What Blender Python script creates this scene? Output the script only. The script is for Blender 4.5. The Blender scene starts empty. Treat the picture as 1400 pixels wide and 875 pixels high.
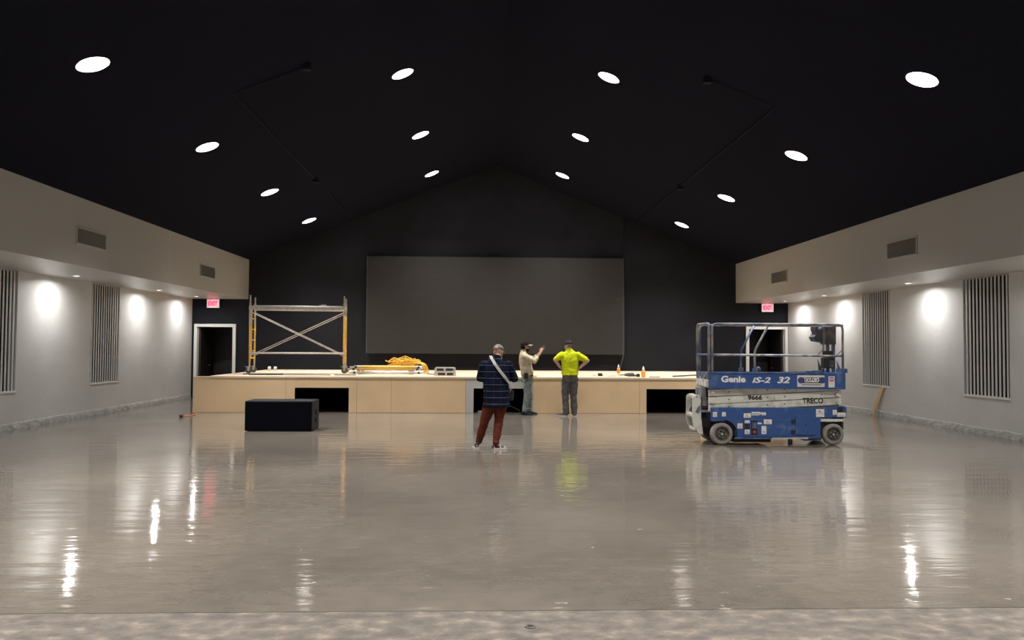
import bpy, bmesh, math, random
from mathutils import Vector as V, Matrix, Quaternion
import mathutils
random.seed(7)
sc = bpy.context.scene
col = sc.collection
PI = math.pi

# ------------------------------------------------------------------ camera
CAM_H = 1.72
FPX = 1103.0
yaw, pit, roll = .0368, .0320, .0058
F = V((math.sin(yaw)*math.cos(pit), math.cos(yaw)*math.cos(pit), math.sin(pit)))
R0 = V((math.cos(yaw), -math.sin(yaw), 0)); U0 = R0.cross(F)
RR = R0*math.cos(roll)+U0*math.sin(roll); UU = -R0*math.sin(roll)+U0*math.cos(roll)
cd = bpy.data.cameras.new('camera'); co = bpy.data.objects.new('camera', cd); col.objects.link(co)
cd.sensor_fit = 'HORIZONTAL'; cd.sensor_width = 36; cd.lens = FPX/1400*36; cd.clip_end = 200
M3 = Matrix((RR, UU, -F)).transposed()
co.matrix_world = Matrix.Translation((0, 0, CAM_H)) @ M3.to_4x4()
sc.camera = co

# ------------------------------------------------------------------ world, exposure, lamp strengths
w = bpy.data.worlds.new('world'); sc.world = w; w.use_nodes = True
w.node_tree.nodes['Background'].inputs[0].default_value = (.5, .55, .65, 1)
w.node_tree.nodes['Background'].inputs[1].default_value = .0
vs = sc.view_settings
vs.view_transform = 'Standard'; vs.look = 'None'; vs.gamma = 1; vs.use_curve_mapping = False
vs.exposure = 0.13
P_CEIL, P_SOFFIT = 148.0, 32.0
C_CEIL, C_SOFFIT = (1, .955, .90), (1, .985, .96)

# ------------------------------------------------------------------ room numbers (metres; camera at x=0,y=0)
XL, XR = -9.31, 10.08          # side walls
FL, FR = -7.53, 8.34           # soffit faces
H1 = 3.17                      # underside of soffits
D = 26.25                      # far wall
YB = -3.0                      # wall behind the camera
ZR, CX, SL = 7.63, .42, .4006  # ridge height, centre line, roof slope
ST, SF = .92, 20.65            # stage height, stage front
def zc(x): return ZR-SL*abs(x-CX)

# ------------------------------------------------------------------ materials
def mat(name, c, rough=.6, metal=0, ns=0, na=0, bump=0, bs=60, emit=None, es=0, spec=None, c2=None, detail=4, scale=(1, 1, 1)):
    m = bpy.data.materials.new(name); m.use_nodes = True
    nt = m.node_tree; b = nt.nodes['Principled BSDF']
    b.inputs['Base Color'].default_value = (*c, 1); b.inputs['Roughness'].default_value = rough
    b.inputs['Metallic'].default_value = metal
    if spec is not None: b.inputs['Specular IOR Level'].default_value = spec
    if emit: b.inputs['Emission Color'].default_value = (*emit, 1); b.inputs['Emission Strength'].default_value = es
    if ns or bump:
        tc = nt.nodes.new('ShaderNodeTexCoord'); mp = nt.nodes.new('ShaderNodeMapping'); mp.inputs['Scale'].default_value = scale
        nt.links.new(tc.outputs['Object'], mp.inputs[0])
    if ns:
        n = nt.nodes.new('ShaderNodeTexNoise'); n.inputs['Scale'].default_value = ns; n.inputs['Detail'].default_value = detail
        nt.links.new(mp.outputs[0], n.inputs['Vector'])
        r = nt.nodes.new('ShaderNodeValToRGB')
        lo = c2 if c2 else tuple(max(0, x*(1-na)) for x in c); hi = c if c2 else tuple(min(1, x*(1+na)) for x in c)
        r.color_ramp.elements[0].position = .35; r.color_ramp.elements[1].position = .65
        r.color_ramp.elements[0].color = (*lo, 1); r.color_ramp.elements[1].color = (*hi, 1)
        nt.links.new(n.outputs[0], r.inputs[0]); nt.links.new(r.outputs[0], b.inputs['Base Color'])
    if bump:
        n2 = nt.nodes.new('ShaderNodeTexNoise'); n2.inputs['Scale'].default_value = bs; n2.inputs['Detail'].default_value = 3
        bp = nt.nodes.new('ShaderNodeBump'); bp.inputs['Strength'].default_value = bump; bp.inputs['Distance'].default_value = .02
        nt.links.new(mp.outputs[0], n2.inputs['Vector']); nt.links.new(n2.outputs[0], bp.inputs['Height']); nt.links.new(bp.outputs[0], b.inputs['Normal'])
    return m

def floor_mat():
    m = bpy.data.materials.new('polished_concrete'); m.use_nodes = True
    nt = m.node_tree; N = nt.nodes; L = nt.links; b = N['Principled BSDF']
    tc = N.new('ShaderNodeTexCoord')
    def noise(s, d, sc3=(1, 1, 1)):
        mp = N.new('ShaderNodeMapping'); mp.inputs['Scale'].default_value = sc3; L.new(tc.outputs['Object'], mp.inputs[0])
        n = N.new('ShaderNodeTexNoise'); n.inputs['Scale'].default_value = s; n.inputs['Detail'].default_value = d; L.new(mp.outputs[0], n.inputs['Vector']); return n
    n1 = noise(.35, 6); r1 = N.new('ShaderNodeValToRGB'); L.new(n1.outputs[0], r1.inputs[0])
    e = r1.color_ramp.elements; e[0].position = .3; e[1].position = .72
    e[0].color = (.118, .103, .088, 1); e[1].color = (.198, .175, .150, 1)
    n2 = noise(5, 8); r2 = N.new('ShaderNodeValToRGB'); L.new(n2.outputs[0], r2.inputs[0])
    e = r2.color_ramp.elements; e[0].position = .36; e[1].position = .6; e[0].color = (.90, .90, .90, 1); e[1].color = (1, 1, 1, 1)
    mx = N.new('ShaderNodeMix'); mx.data_type = 'RGBA'; mx.blend_type = 'MULTIPLY'; mx.inputs[0].default_value = 1
    L.new(r1.outputs[0], mx.inputs[6]); L.new(r2.outputs[0], mx.inputs[7]); 
    n6 = noise(7, 3); r6 = N.new('ShaderNodeMapRange'); L.new(n6.outputs[0], r6.inputs[0]); r6.inputs[1].default_value = .735; r6.inputs[2].default_value = .75
    fl = N.new('ShaderNodeMix'); fl.data_type = 'RGBA'; L.new(r6.outputs[0], fl.inputs[0]); L.new(mx.outputs[2], fl.inputs[6]); fl.inputs[7].default_value = (.36, .33, .29, 1)
    L.new(fl.outputs[2], b.inputs['Base Color'])
    n3 = noise(1.3, 5, (1, .6, 1)); r3 = N.new('ShaderNodeMapRange'); L.new(n3.outputs[0], r3.inputs[0])
    r3.inputs[1].default_value = .3; r3.inputs[2].default_value = .7; r3.inputs[3].default_value = .05; r3.inputs[4].default_value = .12
    L.new(r3.outputs[0], b.inputs['Roughness'])
    b.inputs['IOR'].default_value = 1.75
    n4 = noise(2.4, 3, (.5, 2.2, 1)); bp = N.new('ShaderNodeBump'); bp.inputs['Strength'].default_value = .27; bp.inputs['Distance'].default_value = .02
    n5 = noise(9, 1, (.5, 1, 1)); ad = N.new('ShaderNodeMath'); ad.operation = 'MULTIPLY_ADD'; ad.inputs[1].default_value = .06
    L.new(n5.outputs[0], ad.inputs[0]); L.new(n4.outputs[0], ad.inputs[2])
    L.new(ad.outputs[0], bp.inputs['Height']); L.new(bp.outputs[0], b.inputs['Normal'])
    return m

def raw_floor_mat():
    m = mat('raw_concrete', (.2, .17, .15), .7, ns=7, c2=(.1, .09, .08), detail=12, bump=.7, bs=40, scale=(1, 1.3, 1))
    nt = m.node_tree; N = nt.nodes; L = nt.links
    cr = [n for n in N if n.type == 'VALTORGB'][0]; e = cr.color_ramp.elements
    e[0].position = .36; e[0].color = (.088, .075, .067, 1); e[1].position = .52; e[1].color = (.128, .110, .096, 1)
    k = e.new(.60); k.color = (.160, .136, .116, 1); k = e.new(.67); k.color = (.225, .190, .156, 1)
    return m
def plaid_mat():
    m = bpy.data.materials.new('navy_plaid'); m.use_nodes = True
    nt = m.node_tree; N = nt.nodes; L = nt.links; b = N['Principled BSDF']; b.inputs['Roughness'].default_value = .9; b.inputs['Specular IOR Level'].default_value = .12
    tc = N.new('ShaderNodeTexCoord'); sp = N.new('ShaderNodeSeparateXYZ'); L.new(tc.outputs['Object'], sp.inputs[0])
    def band(sock, period, width, off=0):
        a = N.new('ShaderNodeMath'); a.operation = 'MULTIPLY_ADD'; a.inputs[1].default_value = 1/period; a.inputs[2].default_value = off+20; L.new(sock, a.inputs[0])
        f = N.new('ShaderNodeMath'); f.operation = 'FRACT'; L.new(a.outputs[0], f.inputs[0])
        l = N.new('ShaderNodeMath'); l.operation = 'LESS_THAN'; l.inputs[1].default_value = width; L.new(f.outputs[0], l.inputs[0]); return l.outputs[0]
    def mix(fac, a, c, k):
        x = N.new('ShaderNodeMix'); x.data_type = 'RGBA'; mu = N.new('ShaderNodeMath'); mu.operation = 'MULTIPLY'; mu.inputs[1].default_value = k
        L.new(fac, mu.inputs[0]); L.new(mu.outputs[0], x.inputs[0])
        if isinstance(a, tuple): x.inputs[6].default_value = a
        else: L.new(a, x.inputs[6])
        x.inputs[7].default_value = c; return x.outputs[2]
    o = mix(band(sp.outputs[2], .118, .5, .3), (.006, .0085, .026, 1), (.0035, .004, .011, 1), .9)
    o = mix(band(sp.outputs[0], .118, .45), o, (.005, .007, .018, 1), .6)
    o = mix(band(sp.outputs[0], .118, .09, .4), o, (.05, .065, .11, 1), .2)
    o = mix(band(sp.outputs[2], .107, .10), o, (.13, .155, .23, 1), .55)
    L.new(o, b.inputs['Base Color'])
    return m

def gate_mat(name, c, c2, s, rough, lo=.45, hi=.6, metal=0, sc3=(1, 1, 1)):   # two-tone wear with hard-ish edges
    m = mat(name, c, rough, metal, ns=s, na=.1, c2=c2, detail=8, scale=sc3)
    for n in m.node_tree.nodes:
        if n.type == 'VALTORGB': n.color_ramp.elements[0].position = lo; n.color_ramp.elements[1].position = hi
    return m

Mt = dict(
    floor=floor_mat(),
    rough_floor=raw_floor_mat(),
    wall=mat('wall_plaster', (.58, .575, .565), .55, ns=.8, na=.05, bump=.16, bs=9, detail=6),
    soffit=mat('soffit_paint', (.48, .462, .432), .38, bump=.10, bs=35),
    black=mat('black_ceiling_paint', (.0070, .0074, .0130), .9, bump=.3, bs=70, spec=.06),
    backwall=mat('charcoal_wall_paint', (.0165, .017, .021), .8, ns=1.2, na=.12, spec=.08),
    white=mat('white_trim_paint', (.72, .71, .68), .5),
    refl=mat('reflector_white', (.85, .85, .84), .35),
    lens=mat('ceiling_lens', (.9, .9, .9), .5, emit=(1, .97, .93), es=1.0),
    lampface=mat('lamp_face', (.9, .9, .9), .5, emit=(1, .96, .9), es=9),
    screen=mat('screen_grey', (.031, .0295, .0285), .65, spec=.25, ns=.9, na=.05, bump=.05, bs=120),
    dark=mat('dark_void', (.008, .007, .007), .8, spec=.1),  # inner stage framing; darkness under the deck is put into its colour
    doordark=mat('dark_door', (.022, .016, .014), .45),
    pane=mat('niche_back', (.010, .010, .010), .6, spec=.2),  # slat backing; shade in the gaps is put into this near-black
    slat=mat('slat_paint', (.56, .55, .535), .5),
    grille=mat('vent_grille', (.30, .285, .26), .5),
    ventdark=mat('vent_dark', (.07, .065, .06), .8),
    mdf=mat('mdf_board', (.63, .455, .275), .6, ns=1.3, na=.06, bump=.05, bs=150, detail=6),
    ply=mat('plywood', (.66, .53, .385), .55, ns=3, na=.08, scale=(.3, 3, 1)),
    primer=mat('grey_primer', (.43, .43, .41), .55, ns=2, na=.05),
    subblack=mat('black_cabinet', (.006, .006, .009), .6, bump=.3, bs=200, spec=.25),
    cloth=mat('speaker_cloth', (.0025, .0025, .005), .95, spec=.05),
    steel=mat('galvanised_steel', (.55, .53, .49), .38, .75, ns=12, na=.15),
    alu=mat('aluminium', (.62, .61, .58), .35, .6, ns=9, na=.1),
    yellow=gate_mat('yellow_paint', (.80, .50, .10), (.52, .42, .30), 11, .5, .36, .46),
    yellowcord=mat('yellow_cord', (.78, .47, .05), .6, ns=30, na=.2),
    rubber=mat('black_rubber', (.018, .018, .018), .7),
    blue=gate_mat('blue_lift_paint', (.026, .078, .25), (.11, .16, .30), 5, .45, .28, .46),
    railgrey=gate_mat('worn_rail_paint', (.10, .12, .19), (.34, .325, .31), 6, .5, .42, .6, sc3=(1, 1, .6)),
    railblue=gate_mat('worn_blue_rail', (.03, .075, .22), (.16, .17, .2), 7, .5, .35, .6),
    armwhite=gate_mat('white_arm_paint', (.64, .63, .57), (.44, .42, .37), 6, .5, .3, .5),
    tyre=mat('grey_tyre', (.235, .215, .195), .8, ns=14, na=.12),
    rim=mat('wheel_rim', (.10, .092, .085), .65, ns=20, na=.3),
    ctrl=gate_mat('control_box', (.045, .055, .10), (.09, .085, .085), 9, .6),
    ctrlbrown=gate_mat('control_case', (.12, .105, .095), (.055, .055, .065), 12, .6),
    decal=mat('white_decal', (.72, .71, .68), .5, ns=40, na=.1),
    ink=mat('black_ink', (.012, .012, .012), .6),
    letter=mat('white_lettering', (.82, .82, .82), .5, ns=25, na=.06),
    red=mat('red_plastic', (.5, .03, .03), .5),
    orange=mat('orange_plastic', (.85, .30, .04), .45),
    plank=mat('pine_plank', (.56, .38, .20), .6, ns=6, na=.12, scale=(3, 3, .4)),
    brown=mat('brown_plastic', (.10, .045, .03), .5),
    cord=mat('orange_cord', (.55, .16, .06), .6),
    skin=mat('skin', (.56, .33, .23), .55, ns=12, na=.06),
    skintan=mat('skin_tanned', (.38, .21, .14), .55, ns=12, na=.06),
    plaid=plaid_mat(),
    redpants=mat('rust_chinos', (.105, .026, .016), .9, spec=.12, ns=14, na=.2, bump=.35, bs=22),
    tan=mat('tan_shirt', (.52, .44, .32), .9, spec=.15, ns=10, na=.1, bump=.4, bs=18),
    jeans=mat('pale_jeans', (.185, .22, .20), .9, spec=.15, ns=12, na=.25, bump=.4, bs=20),
    hivis=mat('hivis_shirt', (.58, .66, .014), .85, spec=.15, ns=9, na=.08, bump=.35, bs=16),
    greypants=mat('grey_trousers', (.098, .092, .09), .9, spec=.15, ns=12, na=.25, bump=.4, bs=20),
    capgrey=mat('grey_cap', (.17, .165, .16), .9, ns=60, na=.3),
    capblack=mat('black_cap', (.010, .010, .012), .85, spec=.1),
    capdark=mat('dark_cap', (.028, .028, .033), .85, spec=.1, ns=50, na=.4),
    brimtan=mat('pale_brim', (.30, .28, .26), .8),
    hair=mat('dark_hair', (.010, .008, .007), .85, spec=.1),
    shoeblack=mat('black_shoes', (.009, .009, .013), .7, spec=.2),
    shoewhite=mat('white_sole', (.62, .60, .57), .6),
    shoemix=gate_mat('patterned_sneaker', (.60, .58, .56), (.02, .014, .018), 24, .7, .52, .56),
    strap=mat('pale_strap', (.40, .39, .38), .8),
    bag=mat('dark_bag', (.014, .016, .024), .8),
    phone=mat('phone_case', (.55, .53, .50), .4),
    eye=mat('eye', (.03, .02, .02), .3),
    exitred=mat('exit_face', (.6, .05, .08), .5, emit=(1, .015, .06), es=4.0),
    exitwhite=mat('exit_housing', (.8, .78, .76), .5, emit=(1, .78, .8), es=.28),
    conduit=mat('grey_conduit', (.11, .11, .115), .5),
    blackconduit=mat('black_conduit', (.009, .009, .012), .7, spec=.2),
    plaque=mat('plaque_white', (.66, .64, .58), .5),
    navy=mat('emblem_blue', (.03, .05, .2), .5),
    stripped=mat('stripped_plaster', (.43, .425, .41), .9, ns=8, na=.16, bump=.5, bs=25),
    debris=mat('plaster_debris', (.62, .60, .56), .8),
)

# ------------------------------------------------------------------ mesh helpers
class MB:
    def __init__(s): s.v = []; s.f = []
    def add(s, vs_, fs_):
        o = len(s.v); s.v += [V(x) for x in vs_]; s.f += [tuple(i+o for i in f) for f in fs_]; return s
    def box(s, lo, hi, rot=None, piv=None):
        x0, y0, z0 = lo; x1, y1, z1 = hi
        p = [V((x, y, z)) for z in (z0, z1) for y in (y0, y1) for x in (x0, x1)]
        if rot is not None:
            pv = V(piv) if piv is not None else sum(p, V())/8
            p = [pv+rot @ (q-pv) for q in p]
        return s.add(p, [(0, 2, 3, 1), (4, 5, 7, 6), (0, 1, 5, 4), (2, 6, 7, 3), (0, 4, 6, 2), (1, 3, 7, 5)])
    def frame(s, t, ref=None):
        t = V(t).normalized(); a = V(ref) if ref is not None else (V((0, 0, 1)) if abs(t.z) < .9 else V((1, 0, 0)))
        a = (a-t*a.dot(t))
        if a.length < 1e-5: a = t.orthogonal()
        a.normalize(); return a, t.cross(a)
    def loft(s, rings, n=14, cap=True, ref=None):   # rings: (centre, ra, rb)
        P = [V(r[0]) for r in rings]; idx = []; base = len(s.v); A = None
        for i, r in enumerate(rings):
            t = (P[min(i+1, len(P)-1)]-P[max(i-1, 0)])
            a, b = s.frame(t, ref if ref is not None else A); A = a
            for k in range(n):
                g = 2*PI*k/n; s.v.append(P[i]+a*(math.cos(g)*r[1])+b*(math.sin(g)*r[2]))
        for i in range(len(rings)-1):
            for k in range(n):
                k2 = (k+1) % n; a0 = base+i*n
                s.f.append((a0+k, a0+k2, a0+n+k2, a0+n+k))
        if cap:
            s.f.append(tuple(base+k for k in reversed(range(n)))); e = base+(len(rings)-1)*n
            s.f.append(tuple(e+k for k in range(n)))
        return s
    def tube(s, path, r, n=8, cap=True, closed=False):
        return s.loft([(p, r, r) for p in path], n, cap)
    def cyl(s, p0, p1, r, n=16, r1=None):
        return s.loft([(p0, r, r), (p1, r if r1 is None else r1, r if r1 is None else r1)], n)
    def ball(s, c, rx, ry, rz, rot=None, n=14, m=9, zmin=None):
        c = V(c); vs_ = []; fs = []
        lo = -PI/2 if zmin is None else math.asin(zmin)
        for j in range(m+1):
            th = lo+(PI/2-lo)*j/m
            for k in range(n):
                g = 2*PI*k/n; q = V((rx*math.cos(th)*math.cos(g), ry*math.cos(th)*math.sin(g), rz*math.sin(th)))
                vs_.append(c+(rot @ q if rot is not None else q))
        for j in range(m):
            for k in range(n):
                k2 = (k+1) % n; fs.append((j*n+k, j*n+k2, (j+1)*n+k2, (j+1)*n+k))
        if zmin is not None: fs.append(tuple(reversed(range(n))))
        return s.add(vs_, fs)
    def lathe(s, prof, org, axis, n=24, close=False):   # prof: (axial, radius)
        a, b = s.frame(axis); t = V(axis).normalized(); o = len(s.v); org = V(org)
        for h, r in prof:
            for k in range(n): g = 2*PI*k/n; s.v.append(org+t*h+a*(r*math.cos(g))+b*(r*math.sin(g)))
        m = len(prof)
        for i in range(m if close else m-1):
            j = (i+1) % m
            for k in range(n): k2 = (k+1) % n; s.f.append((o+i*n+k, o+i*n+k2, o+j*n+k2, o+j*n+k))
        return s
    def caps(s, p0, p1, r0, r1, n=12):
        s.loft([(p0, r0, r0), (p1, r1, r1)], n); s.ball(p0, r0, r0, r0, n=n, m=6); s.ball(p1, r1, r1, r1, n=n, m=6); return s
    def chain(s, pts):   # [(pos, r), ...]
        for (a, ra), (b, rb) in zip(pts, pts[1:]): s.caps(a, b, ra, rb)
        return s
    def prism(s, poly, y0, y1):      # polygon in xz, extruded along y
        n = len(poly); vs_ = [(x, y0, z) for x, z in poly]+[(x, y1, z) for x, z in poly]
        fs = [tuple(range(n)), tuple(reversed(range(n, 2*n)))]+[(i, i+n, (i+1) % n+n, (i+1) % n) for i in range(n)]
        return s.add(vs_, fs)
    def build(s, name, m, parent=None, org=None, smooth=False, bevel=0, remesh=0, sm=4, wr=0):
        me = bpy.data.meshes.new(name)
        o_ = V(org) if org is not None else V()
        me.from_pydata([tuple(q-o_) for q in s.v], [], s.f)
        bm = bmesh.new(); bm.from_mesh(me)
        bmesh.ops.remove_doubles(bm, verts=bm.verts, dist=1e-6)
        if not remesh: bmesh.ops.recalc_face_normals(bm, faces=bm.faces)
        bm.to_mesh(me); bm.free()
        o = bpy.data.objects.new(name, me); col.objects.link(o)
        if remesh:
            md = o.modifiers.new('r', 'REMESH'); md.mode = 'VOXEL'; md.voxel_size = remesh
            md = o.modifiers.new('s', 'SMOOTH'); md.factor = .5; md.iterations = sm
            if wr:
                for sz, k in ((.11, 1), (.045, .45)):
                    tx = bpy.data.textures.new('folds', 'CLOUDS'); tx.noise_scale = sz; tx.noise_depth = 1
                    md = o.modifiers.new('d', 'DISPLACE'); md.texture = tx; md.strength = wr*k; md.mid_level = .5; md.texture_coords = 'LOCAL'
            dg = bpy.context.evaluated_depsgraph_get()
            me2 = bpy.data.meshes.new_from_object(o.evaluated_get(dg)); o.modifiers.clear(); o.data = me2; me = me2; smooth = True
        if bevel:
            md = o.modifiers.new('b', 'BEVEL'); md.width = bevel; md.segments = 2; md.limit_method = 'ANGLE'
        me.materials.clear(); me.materials.append(Mt[m] if isinstance(m, str) else m)
        if smooth:
            me.polygons.foreach_set('use_smooth', [True]*len(me.polygons))
        if parent: o.parent = parent
        return o
def tag(o, label, cat=None, group=None, kind=None):
    o['label'] = label
    if cat: o['category'] = cat
    if group: o['group'] = group
    if kind: o['kind'] = kind
    return o
def empty(name, loc, label, cat, group=None, rz=0):
    o = bpy.data.objects.new(name, None); col.objects.link(o); o.location = loc; o.rotation_euler = (0, 0, rz); o.empty_display_size = .2
    return tag(o, label, cat, group)
def struct(o, label): return tag(o, label, kind='structure')
def copy_tree(o, parent=None):
    c = o.copy(); col.objects.link(c); c.parent = parent
    for ch in [x for x in o.children]: copy_tree(ch, c)
    return c
def text(s, size, name, m, parent, loc, bold=0, shear=0, width=None, ext=.0015):
    cu = bpy.data.curves.new(name, 'FONT'); cu.body = s; cu.size = size; cu.align_x = 'CENTER'; cu.align_y = 'CENTER'; cu.offset = bold; cu.shear = shear; cu.extrude = ext; cu.resolution_u = 3
    t = bpy.data.objects.new(name, cu); col.objects.link(t)
    dg = bpy.context.evaluated_depsgraph_get(); me = bpy.data.meshes.new_from_object(t.evaluated_get(dg)); bpy.data.objects.remove(t)
    xs = [v.co.x for v in me.vertices]; k = (width/(max(xs)-min(xs))) if width else 1; cx = (max(xs)+min(xs))/2; ys = [v.co.y for v in me.vertices]; cy = (max(ys)+min(ys))/2
    for v in me.vertices: v.co = V(((v.co.x-cx)*k, -v.co.z, v.co.y-cy))
    me.materials.clear(); me.materials.append(Mt[m]); o = bpy.data.objects.new(name, me); col.objects.link(o); o.location = loc; o.parent = parent
    return o
def arc(c, r, a0, a1, n, ax, ay):
    c = V(c); return [c+V(ax)*(r*math.cos(a0+(a1-a0)*i/n))+V(ay)*(r*math.sin(a0+(a1-a0)*i/n)) for i in range(n+1)]
def rounded(path, r, n=5):        # polyline with filleted corners
    P = [V(p) for p in path]; out = [P[0]]
    for a, b, c in zip(P, P[1:], P[2:]):
        u = (a-b); v = (c-b); k = min(r, u.length*.49, v.length*.49); p0 = b+u.normalized()*k; p1 = b+v.normalized()*k
        for i in range(n+1):
            t = i/n; out.append(p0*(1-t)**2+b*2*t*(1-t)+p1*t*t)
    return out+[P[-1]]

# ================================================================== STRUCTURE
YS = 5.30
struct(MB().box((XL-.4, YS, -.2), (XR+.4, D+.3, 0)).build('floor', 'floor'), 'polished beige grey concrete floor of the hall')
struct(MB().box((XL-.4, YB-.3, -.2), (XR+.4, YS, -.003)).build('floor', 'rough_floor'), 'raw unpolished concrete strip along the edge of the polished floor')

NICH_L = [(1.75, 3.2), (6.2, 7.65), (10.6, 12.07), (15.03, 16.50), (19.58, 21.05)]
NICH_R = [(1.75, 3.2), (6.2, 7.65), (10.6, 12.07), (15.08, 16.55), (19.60, 21.04)]
NZ0, NZ1, ND = .76, 3.165, .20
def side_wall(name, X, sgn, niches, label):   # sgn: +1 = outward direction is +x
    mb = MB(); out = X+sgn*.35
    ys = [YB]+[v for n in niches for v in n]+[D+.3]
    for i in range(len(ys)-1):
        y0, y1 = ys[i], ys[i+1]; nich = i % 2 == 1
        if not nich: mb.add([(X, y0, 0), (X, y1, 0), (X, y1, 4.6), (X, y0, 4.6)], [(0, 1, 2, 3)])
        else:
            mb.add([(X, y0, 0), (X, y1, 0), (X, y1, NZ0), (X, y0, NZ0)], [(0, 1, 2, 3)])
            mb.add([(X, y0, NZ1), (X, y1, NZ1), (X, y1, 4.6), (X, y0, 4.6)], [(0, 1, 2, 3)])
            xi = X+sgn*ND
            mb.add([(X, y0, NZ0), (X, y1, NZ0), (X, y1, NZ1), (X, y0, NZ1), (xi, y0, NZ0), (xi, y1, NZ0), (xi, y1, NZ1), (xi, y0, NZ1)],
                   [(0, 1, 5, 4), (2, 3, 7, 6), (1, 2, 6, 5), (3, 0, 4, 7), (4, 5, 6, 7)])
    mb.add([(out, YB, 0), (out, D+.3, 0), (out, D+.3, 4.6), (out, YB, 4.6)], [(0, 1, 2, 3)])
    return struct(mb.build(name, 'wall'), label)
side_wall('wall_left', XL, -1, NICH_L, 'grey plastered side wall with tall niches behind the scaffold end')
side_wall('wall_right', XR, 1, NICH_R, 'grey plastered side wall with tall niches behind the scissor lift')

# far wall with two door openings
DL = (-9.13, -8.0, 2.27); DR = (8.76, 9.96, 2.31)
mb = MB()
def rect(mb, x0, x1, z0, z1, y): mb.add([(x0, y, z0), (x1, y, z0), (x1, y, z1), (x0, y, z1)], [(0, 1, 2, 3)])
for x0, x1, z0, z1 in ((XL, DL[0], 0, 3.2), (DL[0], DL[1], DL[2], 3.2), (DL[1], CX, 0, 3.2), (CX, DR[0], 0, 3.2), (DR[0], DR[1], DR[2], 3.2), (DR[1], XR, 0, 3.2)):
    rect(mb, x0, x1, z0, z1, D)
mb.add([(XL, D, 3.2), (XR, D, 3.2), (XR, D, zc(XR)+.02), (CX, D, ZR+.02), (XL, D, zc(XL)+.02)], [(0, 1, 2, 3, 4)])
struct(mb.build('wall_back', 'backwall'), 'charcoal painted gable wall behind the stage')
struct(MB().box((XL-.4, YB-.3, 0), (XR+.4, YB, 8)).build('wall_front', 'wall'), 'plain wall at the entrance end of the hall')
for x0, x1, zt, lab in ((*DL, 'scaffold'), (*DR, 'scissor lift')):
    mb = MB()       # dark passage behind the door opening
    y1 = D+1.6
    mb.add([(x0-.3, D+.02, 0), (x1+.3, D+.02, 0), (x1+.3, y1, 0), (x0-.3, y1, 0), (x0-.3, D+.02, 2.7), (x1+.3, D+.02, 2.7), (x1+.3, y1, 2.7), (x0-.3, y1, 2.7)],
           [(0, 1, 2, 3), (4, 5, 6, 7), (0, 3, 7, 4), (1, 2, 6, 5), (3, 2, 6, 7)])
    struct(mb.build('wall_passage', 'doordark'), 'dark passage beyond the doorway on the %s side' % lab)
for k, (x0, x1, zt, lab) in enumerate(((*DL, 'scaffold'), (*DR, 'scissor lift'))):
    wd = .095
    mb = MB().box((x0-wd, D-.06, 0), (x0, D+.12, zt+wd)).box((x1, D-.06, 0), (x1+wd, D+.12, zt+wd)).box((x0, D-.06, zt), (x1, D+.12, zt+wd))
    dr = struct(mb.build('door_%d' % (k+1), 'white', bevel=.006), 'white door frame around a dark opening on the %s side' % lab)
    # open door leaf folded back into the passage
    hx = x0 if k == 0 else x1; s = 1 if k == 0 else -1
    MB().box((hx+s*.02, D+.13, .01), (hx+s*.065, D+1.15, zt-.02)).build('door_leaf', 'doordark', dr, bevel=.004)
    MB().cyl((hx+s*.065, D+.95, 1.02), (hx+s*.12, D+.95, 1.02), .012).cyl((hx+s*.11, D+.95, 1.02), (hx+s*.11, D+.83, 1.02), .011).build('door_handle', 'steel', dr)
    if k == 0: MB().box((-8.72, D+1.3, .0), (-8.02, D+1.55, 1.18)).build('low_counter', 'screen', dr)

# ceiling slopes with round holes for the downlights
R1, SP, OO, OI, LRAD = 10.72, 4.437, 5.573, 1.956, .215
ROWS = [R1+SP*k for k in (-2, -1, 0, 1, 2, 3)]
cs = math.sqrt(1+SL*SL)
def slope(name, sgn, label):
    bm = bmesh.new(); Lx = 10.6
    def P(u, y): return V((CX+sgn*u, y, ZR-SL*u))
    edges = []
    def loop(pts):
        vs_ = [bm.verts.new(p) for p in pts]
        for i in range(len(vs_)): edges.append(bm.edges.new((vs_[i], vs_[(i+1) % len(vs_)])))
    loop([P(0, YB-.3), P(Lx, YB-.3), P(Lx, D+.3), P(0, D+.3)])
    for y in ROWS:
        for u in (OI, OO):
            loop([P(u+LRAD*math.cos(2*PI*k/28)/cs, y+LRAD*math.sin(2*PI*k/28)) for k in range(28)])
    bmesh.ops.triangle_fill(bm, use_beauty=True, use_dissolve=False, edges=edges)
    me = bpy.data.meshes.new(name); bm.to_mesh(me); bm.free(); me.materials.append(Mt['black'])
    o = bpy.data.objects.new(name, me); col.objects.link(o); return struct(o, label)
slope('ceiling', -1, 'black sloping ceiling on the scaffold side of the ridge')
slope('ceiling', 1, 'black sloping ceiling on the scissor lift side of the ridge')

# soffits (bulkheads)
for nm, x0, x1, lab in (('left', XL, FL, 'scaffold'), ('right', FR, XR, 'scissor lift')):
    fx = x1 if nm == 'left' else x0; ox = x0 if nm == 'left' else x1
    mb = MB().prism([(ox, H1), (fx, H1), (fx, zc(fx)), (ox, zc(ox)+.0)] if nm == 'left' else [(fx, H1), (ox, H1), (ox, zc(ox)), (fx, zc(fx))], YB, D-.002)
    struct(mb.build('ceiling_soffit_'+nm, 'soffit'), 'light grey boxed soffit along the wall on the %s side' % lab)
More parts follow.
